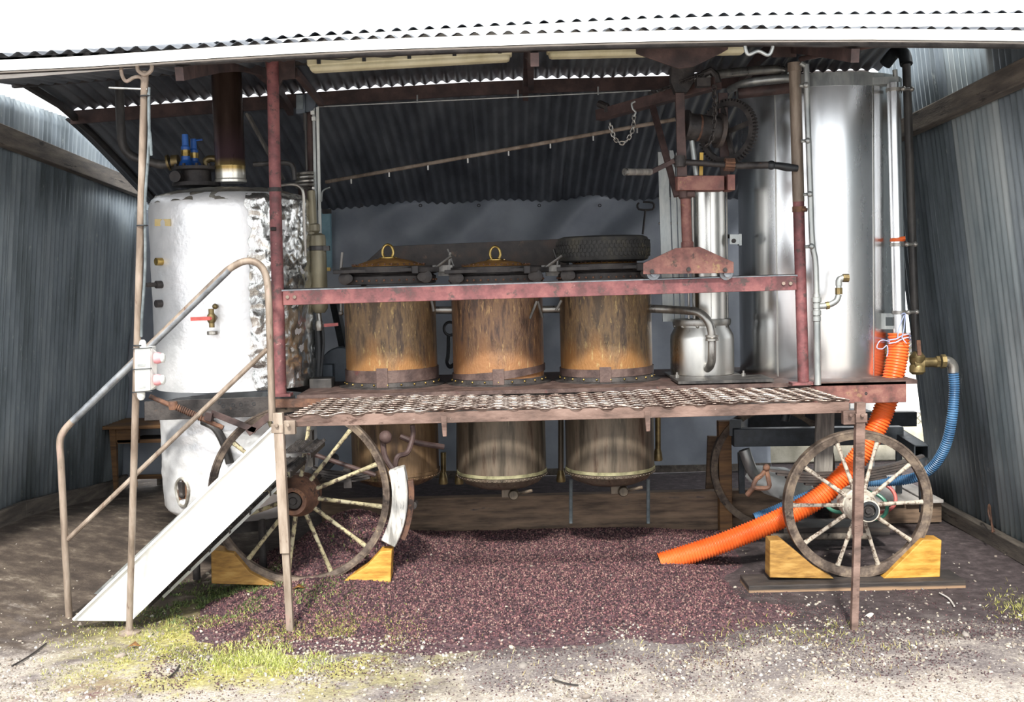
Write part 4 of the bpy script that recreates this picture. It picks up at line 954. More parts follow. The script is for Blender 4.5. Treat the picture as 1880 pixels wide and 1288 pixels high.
    if valve == 2:
        b.rod((c.x + r * .86, PY - r * .7, z(553)), (c.x + r * .7, PY - r * .72, z(584)), .011, 8); b.rod((c.x + r * .88, PY - r * .7, z(553)), (c.x + r * .97, PY - r * .6, z(583)), .011, 8)
    elif valve == 1:
        b.rod((c.x + r * .95, PY - r * .5, z(553)), (c.x + r * .99, PY - r * .5, z(572)), .012, 8); b.ball((c.x - r * 1.06, PY - .05, z(572)), .02, 8); b.rod((c.x - r * 1.04, PY - .05, z(545)), (c.x - r * 1.06, PY - .05, z(572)), .012, 8)
    else:
        b.rod((c.x - r * .98, PY - .2, z(548)), (c.x - r * 1.1, PY - .2, z(566)), .011, 8)
    b.each('wing_lever', 'darksteel', lid)
    # drain cock
    if valve > 1:
        q = Vector((xl + (.03 if valve == 2 else .03), PY - .1, zbt)); b = B(); b.box(q + Vector((0, 0, -.02)), (.075, .075, .09)); b.lathe(q + Vector((.06, -.03, -.04)), [(.001, -.05), (.036, -.05), (.044, -.02), (.044, .05), (.001, .05)], 16, 'Y'); b.rod(q + Vector((.09, -.05, -.03)), q + Vector((.21, -.1, 0)), .014, 8); b.build('drain_cock', 'iron' if valve == 1 else 'copperlow', lb, bevel=.004)
    return t, c, r
pot(719, 83.5, 680, 'copper', 'copperlow_brown', 'copper still nearest the boiler, with a domed lid and a bright brass eye ring', (489, 500, 507), 1, 725, 80, 905, 876, (712, 462, .058, 'brass'), (66, 472.5))
pot(915, 83.5, 682, 'copperpink', 'copperlow', 'middle copper still, with a low domed lid and a dull brass eye ring', (489, 500, 506), 2, 920, 82, 909, 877, (909, 465, .055, 'brass'), (62, 476))
t3, c3, r3 = pot(1113, 84, 678, 'copper', 'copperlow', 'copper still nearest the silver milk-can condenser, with a tyre on its lid', (484, 494, 501), 3, 1119, 81.5, 903, 871, None, (58, 481))
# risers between the stills
for i, (px, ya, yb, m_) in enumerate(((814, 850, 888, 'brassdull'), (843, 760, 888, 'copperlow'), (1030, 765, 884, 'copperlow'), (1208, 765, 845, 'brassdull'))):
    r = thing('riser_pipe', ['short brass pipe with a flared end right of the brown-stained still', 'tarnished vertical pipe left of the middle still', 'tarnished vertical pipe between the middle still and the tyre-topped still', 'thin brass pipe hanging right of the tyre-topped still'][i], 'pipe', P(px, yb, 9.5), 'pipes hanging under the deck')
    b = B(); a_, c_ = P(px, 735 if i else ya - 20, 9.5), P(px, yb - 22, 9.5); b.rod(a_, c_, .024, 12); b.build('tube', m_, r)
    b = B(); b.lathe(P(px, yb, 9.5), [(.036, 0), (.04, .01), (.034, .06), (.025, .1)], 14); b.build('flare', 'brassdull', r)

# tyre on the third lid
ct = P(1107, 457, PY); rt = 85 * S(PY)
ty = thing('tyre', 'muddy black car tyre lying flat on the lid of a copper still', 'tyre', (ct.x, PY, P(1107, 479, PY).z))
hh = 23 * S(PY); b = B()
b.lathe(ct, [(rt * .62, -hh * .75), (rt * .66, -hh * .92), (rt * .86, -hh), (rt * .95, -hh * .88), (rt * .985, -hh * .62), (rt * .995, -hh * .3), (rt * .995, hh * .3), (rt * .985, hh * .62), (rt * .95, hh * .88), (rt * .86, hh), (rt * .66, hh * .92), (rt * .62, hh * .75), (rt * .8, hh * .7), (rt * .9, 0), (rt * .8, -hh * .7)], 72, closed=True)
b.build('carcass', 'rubber', ty)
b = B()
for i in range(64):
    for rr in range(4):
        a = 2 * PI * (i + .5 * (rr % 2)) / 64; z0_ = -hh * .62 + hh * .3 * rr; r_ = rt * (.992 if rr in (1, 2) else .986)
        ps = []
        for da, dz in ((-.034, 0), (.026, .012), (.026, .042), (-.034, .030)):
            dz2 = dz if rr % 2 else .042 - dz; ps.append(Vector((ct.x + r_ * math.cos(a + da), PY + r_ * math.sin(a + da), ct.z + z0_ + dz2 * .9)))
        b.prism(ps, Vector((math.cos(a), math.sin(a), 0)) * .009)
b.build('tread_blocks', 'rubber', ty, smooth=False)

# ================================================================== vapour pipe
vp = thing('vapour_pipe', 'dark metal vapour pipe from the stills, curving down over the milk-can condenser', 'pipe', P(1250, 571, 9.0))
b = B(); b.rod(P(790, 569, 9.3), P(850, 569, 9.3), .03, 14); b.rod(P(985, 568, 9.3), P(1045, 567, 9.3), .03, 14); b.each('link_tube', 'steel', vp)
gp = [P(1185, 566, 9.15), P(1230, 568, 9.05), P(1262, 570, 8.9), P(1284, 574, 8.82), P(1299, 588, 8.78), P(1306, 606, 8.77), P(1307, 625, 8.77), P(1307, 650, 8.77), P(1306, 664, 8.79), P(1303, 672, 8.84), P(1299, 676, 8.92)]
b = B(); b.tube(catmull(gp, 6), .0325, 16); b.build('swan_neck', 'steel', vp)
b = B(); b.lathe(P(1307, 620, 8.77), [(.034, -.025), (.05, -.022), (.05, -.006), (.042, 0), (.05, .006), (.05, .022), (.034, .025)], 20); b.build('union_nut', 'steel', vp)

# ================================================================== milk-can condenser
CY = 9.2; cc = P(1289, 650, CY); kc = S(CY); zc_ = lambda py, dy=0: P(1289, py, CY - dy).z
co = thing('condenser', 'satin steel milk-can condenser with a tall slim column, left of the water tank', 'condenser', (cc.x, CY, ZD))
rc = 58 * kc; A = (cc.x, CY, 0); zb0 = zc_(690, rc)
b = B(); b.lathe(A, [(.001, zb0), (rc * .99, zb0), (rc, zb0 + .03), (rc, zc_(622)), (rc * .985, zc_(614)), (rc * .86, zc_(600)), (rc * .85, zc_(596))], 56); b.build('can', 'can', co)
b = B(); b.lathe(A, [(rc * .5, zc_(596)), (rc * .9, zc_(596)), (rc * .92, zc_(590)), (rc * .9, zc_(585)), (rc * .5, zc_(584))], 48); fl_ = b.build('clamp_flange', 'steel', co)
b = B()
for i in range(10):
    a = 2 * PI * i / 10; b.ball(Vector((cc.x + rc * .84 * math.cos(a), CY + rc * .84 * math.sin(a), zc_(597))), .016, 6)
b.build('flange_bolts', 'steel', fl_)
xo = P(1301, 450, CY).x; b = B(); rk = 31 * kc; b.lathe((xo, CY, 0), [(rk, zc_(586)), (rk, zc_(352)), (rk * .4, zc_(350))], 40); col_ = b.build('column', 'can', co)
b = B(); b.bar(P(1304, 352, CY - rk), P(1306, 583, CY - rk), .006, .004, up=(0, 1, 0)); b.rod(P(1334, 352, CY - .05), P(1336, 583, CY - .05), .007, 8); b.each('weld_seam', 'steel', col_)
b = B()
for px in (1262, 1272): b.rod(P(px, 360, CY - .1), P(px + 3, 585, CY - .1), .009, 8)
b.each('sight_tube', 'steel', col_)
b = B(); b.lathe((xo, CY, 0), [(rk * 1.0, zc_(354)), (rk * 1.12, zc_(354)), (rk * 1.12, zc_(348)), (rk * .5, zc_(347))], 36); b.build('top_flange', 'steel', col_)
b = B(); b.box((cc.x + .01, CY - .03, zb0 - .015), (.56, .62, .02)); bp_ = b.build('base_plate', 'steel', co, bevel=.003)
b = B()
for sx in (-.25, .27): b.lathe((cc.x + sx, CY - .31, zb0 - .03), [(.016, 0), (.016, .05), (.008, .05), (.008, .07)], 8)
b.each('plate_bolt', 'steel', bp_)
b = B(); b.box((P(1325, 702, 8.75).x, 8.78, ZD + .02), (.72, .42, .02)); b.build('drip_tray', 'darkpipe', co)
gf = thing('guide_frame', 'pale galvanised upright guide plates left of the condenser column', 'frame', P(1222, 600, 9.35))
for xa, xb2, xc, xd, ya, yb in ((1208, 1226, 1217, 1237, 279, 590), (1229, 1238, 1239, 1248, 276, 588), (1241, 1248, 1250, 1258, 280, 588)):
    b = B(); Y = 9.35; b.prism([P(xa, ya, Y), P(xb2 - 2, ya, Y), P(xb2 + 1, ya + 14, Y), P(xd, yb, Y), P(xc, yb, Y)], (0, .02, 0)); b.build('guide_plate', 'galv', gf)
b = B()
for py in (364, 410, 500): b.rod(P(1209, py, 9.36), P(1256, py - 1, 9.36), .009, 8)
b.each('cross_rod', 'steel', gf)

# ================================================================== hoist crane
HY = 8.5
cr_ = thing('hoist_crane', 'rusty hand-cranked hoist with a geared drum, rolling on the red rail', 'hoist', P(1262, 504, 8.47))
for dy, nm in ((-.12, 0), (.10, 1)):
    b = B(); Y = YP + dy; b.prism([P(1181, 503, Y), P(1181, 483, Y), P(1241, 455, Y), P(1285, 453, Y), P(1347, 481, Y), P(1347, 501, Y)], (0, .014, 0)); b.build('carriage_plate', 'redrust', cr_, bevel=.002)
for px in (1198, 1331):
    b = B(); c = P(px, 502, YP); b.lathe(c, [(.001, -.1), (.025, -.1), (.025, -.05), (.048, -.05), (.05, .05), (.025, .05), (.025, .09)], 20, 'Y'); b.build('roller', 'steeldark', cr_)
b = B(); bolts(b, [P(1197, 498, YP - .12), P(1264, 494, YP - .12), P(1331, 495, YP - .12)], .016, .015); b.each('carriage_bolt', 'iron', cr_)
b = B(); b.rod(P(1262, 462, HY), P(1258, 345, HY), 9.5 * S(HY), 18); b.lathe(P(1262, 450, HY), [(.04, -.03), (.046, -.02), (.046, .02), (.04, .03)], 18); ms = b.build('mast', 'redrust', cr_)
b = B(); b.lathe(P(1258, 355, HY), [(.04, -.04), (.05, -.03), (.05, .05), (.04, .06)], 18); b.rod(P(1262, 356, HY - .05), P(1276, 356, HY - .06), .025, 10); b.build('swivel_collar', 'reddark', ms)
b = B(); b.prism([P(1244, 322, HY - .1), P(1330, 322, HY - .1), P(1330, 349, HY - .1), P(1244, 349, HY - .1)], (0, .2, 0)); b.prism([P(1336, 320, HY - .12), P(1350, 320, HY - .12), P(1350, 349, HY - .12), P(1336, 349, HY - .12)], (0, .2, 0)); b.build('cross_head', 'redrust', cr_, bevel=.004)
for dy, x0_, x1_ in ((-.1, 1239, 1259), (.16, 1318, 1338)):
    b = B(); Y = HY + dy; b.prism([P(x0_ + 1, 170, Y), P(x1_ - 2, 170, Y), P(x1_ - 1, 230, Y), P(x1_ + 3, 325, Y), P(x0_ + 5, 325, Y), P(x0_ + 3, 230, Y)], (0, .03, 0)); b.build('side_plate', 'reddark', cr_, bevel=.003)
b = B(); d0, d1 = P(1256, 231, HY), P(1322, 240, HY + .05); ax = (d1 - d0).normalized()
b.tube([d0, d0 + ax * .02], .118, 28); b.tube([d0 + ax * .02, d1], .098, 28); dr = b.build('drum', 'iron', cr_)
b = B(); b.tube([d1 - ax * .02, d1 + ax * .012], .128, 28); b.build('drum_flange', 'plate', dr)
b = B(); b.tube([d0 - ax * .05, d0], .03, 14); b.tube([d0 + ax * .1, d0 + ax * .115], .1, 28); b.build('drum_shaft', 'rust', dr)
# gear wheel with teeth, pinion, crank shaft
gdir = (ax + Vector((0, .9, 0))).normalized(); gc = P(1336, 242, HY + .12); Rg = 56 * S(HY); gu = gdir.orthogonal().normalized(); gv = gdir.cross(gu)
def ringpts(r, off=0): return [gc + gdir * off + (gu * math.cos(a) + gv * math.sin(a)) * r for a in np.linspace(0, 2 * PI, 61)[:-1]]
b = B(); o1, i1, o2, i2 = ringpts(Rg, -.025), ringpts(Rg - .035, -.025), ringpts(Rg, .025), ringpts(Rg - .035, .025); vs = o1 + i1 + o2 + i2; fs = []
for i in range(60):
    j = (i + 1) % 60; fs += [(i, j, 60 + j, 60 + i), (120 + i, 180 + i, 180 + j, 120 + j), (i, 120 + i, 120 + j, j), (60 + i, 60 + j, 180 + j, 180 + i)]
b.add(vs, fs)
for q in range(4): a = q * PI / 2 + .4; b.bar(gc, gc + (gu * math.cos(a) + gv * math.sin(a)) * (Rg - .02), .03, .03, up=gdir)
gr_ = b.build('gear_wheel', 'iron', cr_)
b = B()
for i in range(56):
    a = 2 * PI * i / 56; t_ = gu * math.cos(a) + gv * math.sin(a); s2 = gdir.cross(t_); b.box(gc + t_ * (Rg + .008), (.02, .012, .05), Matrix((t_, s2, gdir)).transposed())
b.build('gear_teeth', 'iron', gr_, smooth=False)
b = B(); sh0, sh1 = P(1235, 296, HY - .12), P(1356, 304, HY - .1); b.rod(sh0, sh1, .022, 12); b.lathe(P(1248, 296, HY - .12), [(.04, -.04), (.046, 0), (.04, .04)], 14); sf = b.build('crank_shaft', 'iron', cr_)
b = B(); pc = P(1339, 302, HY - .1); sx_ = (sh1 - sh0).normalized(); b.tube([pc - sx_ * .035, pc + sx_ * .035], .035, 14)
for i in range(12):
    a = 2 * PI * i / 12; u_ = sx_.orthogonal().normalized(); v_ = sx_.cross(u_); t_ = u_ * math.cos(a) + v_ * math.sin(a); b.box(pc + t_ * .04, (.016, .012, .07), Matrix((t_, sx_.cross(t_), sx_)).transposed())
b.build('pinion', 'rust', sf)
b = B(); b.bar(P(1237, 295, HY - .14), P(1193, 317, HY - .2), .02, .034); ca = b.build('crank_arm', 'reddark', cr_, bevel=.003)
b = B(); b.rod(P(1195, 315.5, HY - .2), P(1148, 315.5, HY - .32), .024, 14); b.build('grip', 'greywood', ca); 
b = B(); b.rod(P(1150, 315.5, HY - .315), P(1146, 315.5, HY - .325), .026, 14); b.build('grip_cap', 'steel', ca)
b = B(); b.rod(P(1352, 304, HY - .1), P(1416, 303, HY - .15), .026, 12); ca = b.build('crank_arm', 'iron', cr_)
b = B(); b.ball(P(1416, 303, HY - .15), .034); b.tube([P(1416, 303, HY - .15), P(1428, 304, HY - .15), P(1445, 307, HY - .14), P(1464, 309, HY - .13)], .02, 12, rs=[.024, .026, .03, .024]); b.build('grip', 'black', ca)
# jib, top plate, trolley
b = B(); b.bar(P(1100, 212, 9.3), P(1318, 152, 8.45), .09, .085); jb = b.build('jib', 'reddark', cr_, bevel=.004)
b = B(); b.tube([P(1100, 190, 9.25), P(1114, 196, 9.2), P(1116, 205, 9.2)], .03, 8); b.build('jib_end_lug', 'iron', jb)
b = B(); b.bar(P(1198, 195, 8.8), P(1243, 360, 8.5), .03, .045, up=(1, 0, 0)); b.build('diagonal_stay', 'reddark', cr_)
b = B(); b.prism([P(x_, y_, 8.5) for x_, y_ in ((1232, 122), (1275, 120), (1275, 150), (1262, 170), (1240, 170), (1232, 150))], (0, .1, 0)); b.build('trolley', 'iron', cr_, bevel=.006)
b = B(); b.tube([P(x_, y_, 8.45) for x_, y_ in ((1285, 150), (1292, 136), (1304, 130), (1314, 138), (1318, 152))], .03, 10); b.box(P(1290, 152, 8.42), (.1, .1, .06)); b.build('pulley_guard', 'iron', cr_)
b = B(); b.rod(P(1270, 258, HY + .02), P(1278, 322, HY + .02), .02, 12); b.build('sleeve', 'galv', cr_)
b = B(); b.bar(P(1288, 280, HY), P(1287, 322, HY), .012, .026, up=(1, 0, 0)); b.build('yellow_strip', 'yellow', cr_)


def chain(name, pts, label, cat, wire=.0045, L=.034, W=.024, hook=None, m_='steel'):
    pts = catmull([Vector(p) for p in pts], 40); out = [pts[0]]; d = 0
    for p, q in zip(pts[:-1], pts[1:]):
        d += (q - p).length
        if d >= L * .72: out.append(q); d = 0
    t = thing(name, label, cat, out[0]); me = None
    for i, (p, q) in enumerate(zip(out[:-1], out[1:])):
        if me is None:
            b = B(); b.tube(catmull([(L / 2, 0, 0), (L * .35, W / 2, 0), (-L * .35, W / 2, 0), (-L / 2, 0, 0), (-L * .35, -W / 2, 0), (L * .35, -W / 2, 0)], 3, True), wire, 6, closed=True); tmp = b.build('link', m_); me = tmp.data; bpy.data.objects.remove(tmp)
        x_ = (q - p).normalized(); yv = x_.orthogonal().normalized(); zv = x_.cross(yv); Mx = Matrix((x_, yv, zv)).transposed().to_4x4()
        mw = Matrix.Translation((p + q) / 2) @ Mx @ Matrix.Rotation((i % 2) * PI / 2 + .5, 4, 'X'); inst('link', me, t, mw)
    if hook:
        b = B(); b.tube(catmull(hook, 6), .008, 8); b.build('hook', 'galv', t)
    return t
chain('chain', [P(1164, 212, 8.75), P(1161, 240, 8.75), P(1146, 262, 8.75), P(1130, 256, 8.75), P(1122, 235, 8.75), P(1119, 222, 8.75)], 'loose steel chain looped below the hoist jib on an S-hook', 'chain', hook=[P(1166, 186, 8.75), P(1160, 190, 8.75), P(1162, 200, 8.75), P(1167, 206, 8.75), P(1163, 214, 8.75)])
chain('chain', [P(1311, 158, 8.38), P(1312, 190, 8.36), P(1312, 220, 8.35), P(1309, 245, 8.35), P(1303, 262, 8.36), P(1293, 270, 8.4)], 'steel chain hanging straight down in front of the hoist drum', 'chain', m_='iron', L=.04, W=.028, wire=.0055)
chain('chain', [P(1192, 172, 8.7), P(1228, 160, 8.6), P(1262, 146, 8.45), P(1290, 136, 8.4)], 'dark chain lying along the top of the hoist jib', 'chain', m_='iron')

# ================================================================== water tank
TKY = 9.45; ctk = P(1503, 420, TKY); rt_ = 144 * S(TKY); zt_ = P(1500, 133, TKY - rt_).z; zb2 = P(1500, 698, TKY - rt_).z
tk = thing('water_tank', 'tall round stainless steel water tank at the right end of the wagon', 'tank', (ctk.x, TKY, zb2))
A = (ctk.x, TKY, 0); b = B(); b.lathe(A, [(.001, zb2), (rt_ * .995, zb2), (rt_, zb2 + .02), (rt_, zt_ - .09)], 128); b.build('shell', 'stainless', tk)
b = B(); b.lathe(A, [(rt_ * .99, zt_ - .1), (rt_ * 1.008, zt_ - .1), (rt_ * 1.008, zt_), (rt_ * .96, zt_), (rt_ * .96, zt_ - .05)], 128); b.build('top_rim', 'galv', tk)
b = B(); b.lathe(A, [(rt_ * .965, zt_ - .03), (rt_ * .6, zt_ + .0), (.001, zt_ + .02)], 64); b.build('lid', 'galv', tk)
for ang in (-2.35, -1.15): 
    b = B(); d = Vector((math.cos(ang), math.sin(ang), 0)); b.bar(Vector(A) + d * (rt_ + .002) + Vector((0, 0, zb2 + .02)), Vector(A) + d * (rt_ + .002) + Vector((0, 0, zt_ - .1)), .012, .003, up=d); b.build('weld_seam', 'can', tk)
b = B(); b.prism([P(1340, 430, 9.1), P(1357, 430, 9.1), P(1357, 448, 9.1), P(1340, 448, 9.1)], (0, .01, 0)); b.box(P(1358, 440, 9.15), (.02, .06, .09)); bk = b.build('side_bracket', 'galv', tk)
b = B(); b.prism([P(1338, 430, 9.12), P(1356, 430, 9.12), P(1356, 437, 9.2), P(1338, 437, 9.2)], (0, .06, 0)); bolts(b, [P(1347, 442, 9.1)], .018, .012); b.build('bracket_bolt', 'iron', bk)
for pts, r, m_, nm in (([P(1240, 148, 8.7), P(1350, 133, 8.9), P(1432, 128, 9.0), P(1440, 140, 9.0)], .034, 'steel', 'feed_pipe'), ([P(1355, 172, 8.72), P(1462, 160, 8.66)], .04, 'reddark', 'stay_pipe'), ([P(1340, 165, 8.9), P(1370, 152, 8.72), P(1420, 145, 8.66), P(1462, 143, 8.64)], .03, 'galv', 'rim_pipe')):
    b = B(); b.tube(catmull(pts, 6) if len(pts) > 2 else pts, r, 12); b.build(nm, m_, tk)
# overflow pipe
OY = 8.85
op = thing('overflow_pipe', 'shiny vertical overflow pipe on the right side of the water tank, feeding the orange hose', 'pipe', P(1652, 615, OY))
b = B(); b.rod(P(1640, 152, OY), P(1652, 640, OY), 12 * S(OY), 20); b.build('tube', 'stainless', op)
b = B(); b.prism([P(1589, 142, OY), P(1650, 140, OY), P(1650, 153, OY), P(1589, 156, OY)], (0, .06, 0)); b.rod(P(1643, 128, OY + .03), P(1644, 142, OY + .03), .02, 8); b.build('top_arm', 'galv', op)
for py in (165, 449, 573):
    b = B(); c = P(1641 + (py - 165) * .0246, py, OY); b.lathe(c, [(.052, -.014), (.06, -.012), (.06, .012), (.052, .014)], 20); b.rod(c + Vector((.05, -.03, 0)), c + Vector((.13, -.02, 0)), .012, 8); b.ball(c + Vector((.13, -.02, 0)), .02, 8); b.ball(c + Vector((.055, -.05, 0)), .02, 8); b.build('pipe_clamp', 'steel', op)
b = B(); c = P(1648, 440, OY); b.lathe(c, [(.053, -.014), (.058, -.008), (.056, .012), (.053, .014)], 20); b.rod(c + Vector((-.05, -.03, 0)), c + Vector((.04, -.055, .012)), .014, 8); b.build('orange_strap', 'orange', op)
b = B(); b.prism([P(1618, 575, OY), P(1640, 575, OY), P(1640, 582, OY), P(1626, 582, OY), P(1626, 598, OY), P(1640, 598, OY), P(1640, 604, OY), P(1618, 604, OY)], (0, .05, 0)); b.build('stand_off_bracket', 'galv', op)
b = B(); b.rod(P(1664, 118, 9.1), P(1682, 650, 9.1), .033, 14); dp_ = b.build('dark_riser', 'darkpipe', op)
b = B(); b.tube(catmull([P(1664, 118, 9.1), P(1660, 100, 9.15), P(1645, 95, 9.3), P(1625, 118, 9.4)], 5), .05, 12); b.build('riser_elbow', 'black', dp_)
ov = thing('outlet_valve', 'brass outlet valve and elbow between the tank and the blue hose', 'valve', P(1700, 665, 8.9))
VY = 8.95
b = B(); b.lathe(P(1684, 668, VY), [(.04, -.08), (.06, -.06), (.06, -.02), (.05, 0), (.06, .02), (.06, .06), (.03, .1)], 20); b.tube([P(1676, 668, VY), P(1694, 667, VY)], .055, 16); b.build('valve_body', 'brassdull', ov)
b = B(); b.tube([P(1690, 665, VY), P(1722, 665, VY)], .038, 16); b.tube([P(1718, 664, VY), P(1724, 664, VY)], .048, 6); b.tube([P(1727, 663, VY), P(1735, 663, VY)], .055, 8); b.each('nipple', 'brassdull', ov)
b = B(); b.tube(catmull([P(1732, 663, VY), P(1742, 664, VY), P(1749, 672, VY), P(1750, 684, VY)], 6), .042, 16); b.build('elbow', 'steel', ov)
b = B(); b.bar(P(1688, 652, VY - .05), P(1686, 624, VY - .05), .01, .03, up=(1, 0, 0)); b.build('lever', 'rust', ov)


def hose(name, pts, r, pitch, dep, m_, label, n=20):
    cen = catmull(pts, 60); L = [0]
    for p, q in zip(cen[:-1], cen[1:]): L.append(L[-1] + (q - p).length)
    tot = L[-1]; steps = int(tot / pitch * 8); out = []; rs = []
    Lx = np.array(L); Cx = np.array([tuple(p) for p in cen])
    for i in range(steps + 1):
        s = tot * i / steps; out.append(Vector([np.interp(s, Lx, Cx[:, q]) for q in range(3)])); ph = (s / pitch) % 1
        rs.append(r + dep * .5 * math.copysign(abs(math.sin(2 * PI * ph)) ** .6, math.sin(2 * PI * ph)))
    t = thing(name, label, 'hose', pts[-1]); b = B(); b.tube(out, r, n, rs=rs, caps=False); o = b.build('corrugated_tube', m_, t, ang=25)
    b = B(); b.tube([out[-1], out[-1] + (out[-1] - out[-6]).normalized() * .002], r * .86, n); b.build('dark_mouth', 'black', t)
    return t
hose('orange_hose', [P(1650, 612, OY), P(1648, 650, 8.84), P(1638, 700, 8.82), P(1622, 755, 8.8), P(1598, 805, 8.8), P(1560, 860, 8.82), P(1505, 912, 8.82), P(1430, 953, 8.82), P(1340, 991, 8.84), P(1270, 1015, 8.86), P(1212, 1033, 8.86)], .079, .0235, .009, 'orange', 'thick ribbed orange drain hose passing behind the right wheel down to the pomace')
hose('blue_hose', [P(1750, 682, VY), P(1752, 715, VY), P(1748, 765, VY), P(1738, 812, VY + .05), P(1718, 850, VY + .15), P(1690, 872, 9.2), P(1650, 882, 9.3), P(1600, 884, 9.35), P(1540, 888, 9.4), P(1470, 915, 9.45), P(1420, 937, 9.5), P(1385, 950, 9.5)], .039, .018, .007, 'blue', 'ribbed blue hose hanging from the brass valve by the right corrugated wall', 14)
tw = thing('twine', 'pale blue twine tied round the top of the orange hose', 'twine', P(1640, 625, 8.75))
b = B()
for py in (621, 627): b.tube([P(1633, py + 3, 8.76), P(1645, py + 1, 8.75), P(1658, py - 6, 8.75), P(1668, py - 8, 8.76), P(1672, py - 4, 8.85), P(1650, py, 8.95), P(1630, py + 2, 8.9)], .005, 6, closed=True)
b.tube(catmull([P(1633, 627, 8.75), P(1622, 624, 8.72), P(1614, 627, 8.72), P(1610, 638, 8.72), P(1620, 640, 8.72), P(1628, 634, 8.72), P(1630, 645, 8.72), P(1628, 654, 8.72)], 5), .004, 6)
b.tube(catmull([P(1656, 620, 8.74), P(1660, 600, 8.74), P(1662, 576, 8.74), P(1655, 577, 8.74)], 5), .004, 6); b.tube(catmull([P(1648, 622, 8.74), P(1650, 604, 8.74), P(1660, 578, 8.74)], 5), .004, 6); b.tube(catmull([P(1656, 620, 8.74), P(1664, 630, 8.74)], 4), .004, 6)
b.each('strand', 'twine', tw)

# ================================================================== standpipe
SY = 8.35
sp_ = thing('standpipe', 'thin galvanised standpipe with a tap bend, beside the right red post', 'pipe', P(1500, 706, SY))
b = B(); b.tube(catmull([P(1480, 118, SY), P(1483, 220, SY), P(1487, 330, SY), P(1491, 440, SY), P(1497, 480, SY), P(1499, 540, SY)], 5), .021, 12); b.build('upper_tube', 'galv', sp_)
b = B(); b.rod(P(1478, 120, SY), P(1470, 115, SY), .021, 10); b.rod(P(1499, 540, SY), P(1501, 706, SY), .026, 12); b.build('lower_tube', 'galv', sp_)
b = B()
for py, w in ((550, .036), (561, .03), (574, .034), (585, .032)): c = P(1499, py, SY); b.lathe(c, [(w * .8, -.02), (w, -.015), (w, .015), (w * .8, .02)], 12)
b.each('pipe_joint', 'galv', sp_)
b = B()
for px, py in ((1480, 156), (1483, 258), (1487, 356), (1490, 452)): b.ball(P(px, py, SY - .02), .022, 8); b.rod(P(px - 12, py + 1, SY), P(px, py, SY), .012, 8)
b.each('pipe_clip', 'galv', sp_)
b = B(); b.tube(catmull([P(1503, 562, SY), P(1520, 560, SY), P(1535, 552, SY), P(1540, 540, SY)], 5), .022, 12); b.tube([P(1540, 540, SY), P(1540, 524, SY)], .02, 12); b.tube(catmull([P(1540, 524, SY), P(1541, 513, SY), P(1550, 510, SY)], 5), .024, 12); tb = b.build('tap_bend', 'galv', sp_)
b = B(); b.tube([P(1547, 510, SY), P(1558, 510, SY)], .03, 8); b.tube([P(1540, 528, SY), P(1540, 540, SY)], .027, 8); b.tube([P(1516, 561, SY), P(1522, 560, SY)], .028, 8); b.each('brass_nut', 'brassdull', tb)

# ================================================================== lamps, boxes and wires under the roof
for i, (xa, ya, xb, yb, lab) in enumerate(((566, 121, 940, 99, 'long yellowed fluorescent lamp housing left of the red roof brace'), (1003, 95, 1370, 86, 'fluorescent lamp housing half hidden behind the red hoist top plate'))):
    Y = 7.75; fl = thing('tube_lamp', lab, 'lamp', P((xa + xb) / 2, (ya + yb) / 2, Y))
    p, q = P(xa, ya - 4, Y), P(xb, yb - 4, Y); d = (q - p).normalized()
    b = B(); b.bar(p, q, .13, .055); b.build('housing', 'lampbody', fl, bevel=.012)
    b = B(); m1, m2 = P(xa + 4, ya + 4, Y), P(xb - 4, yb + 5, Y); b.bar(m1, m2, .12, .06); b.build('diffuser', 'lampbody', fl, bevel=.022)
    for k in range(5):
        c = p.lerp(q, .06 + .22 * k); b = B(); b.box(c + Vector((0, -.066, .006)), (.025, .012, .05)); b.build('clip', 'black', fl)
    b = B(); b.tube(catmull([p.lerp(q, t) + Vector((0, -.074, .006 + .008 * math.sin(t * 28))) for t in np.linspace(.05, .95, 14)], 3), .004, 6); b.build('lead', 'black', fl)
JY = 9.5
jb = thing('junction_box', 'grey junction box with conduits high up beside the left red post', 'box', P(560, 190, JY))
b = B(); b.prism([P(543, 172, JY), P(560, 172, JY), P(560, 208, JY), P(543, 209, JY)], (0, .1, 0)); b.build('box', 'greycover', jb, bevel=.008)
b = B(); b.prism([P(544, 174, JY - .01), P(556, 174, JY - .01), P(556, 200, JY - .01), P(544, 201, JY - .01)], (0, .01, 0)); b.build('cover', 'cable', jb)
b = B(); b.lathe(P(565, 190, JY + .08), [(.001, -.05), (.075, -.05), (.075, .05)], 24, 'Y'); b.build('round_gauge', 'greycover', jb)
b = B(); b.rod(P(560, 208, JY), P(561, 240, JY), .016, 10); b.rod(P(561, 240, JY), P(563, 312, JY), .009, 8); b.rod(P(562, 275, JY), P(562, 315, JY), .007, 8); b.each('conduit', 'darkpipe', jb)
b = B(); b.rod(P(570, 195, 9.6), P(574, 400, 9.6), .034, 12); b.build('support_tube', 'reddark', jb)
tr = thing('cable_trunking', 'tall white cable trunking right of the boiler', 'trunking', P(583, 430, 9.55))
for px in (576, 583):
    b = B(); b.bar(P(px, 197, 9.55), P(px + 5, 428, 9.55), .022, .022, up=(0, 1, 0)); b.build('trunk', 'galv' if px < 580 else 'plastic', tr)
b = B(); b.box(P(574, 207, 9.5), (.03, .03, .03)); b.box(P(576, 218, 9.5), (.03, .03, .03)); b.each('elbow_clip', 'plastic', tr)
b = B(); b.tube(catmull([P(590, 370, 9.5), P(592, 352, 9.5), P(600, 346, 9.5), P(606, 344, 9.5)], 4), .007, 6); b.build('wire_end', 'galv', tr)
sc2 = thing('steam_coil', 'small coiled copper steam siphon above the boiler top, right of the red post', 'coil', P(558, 330, 9.5))
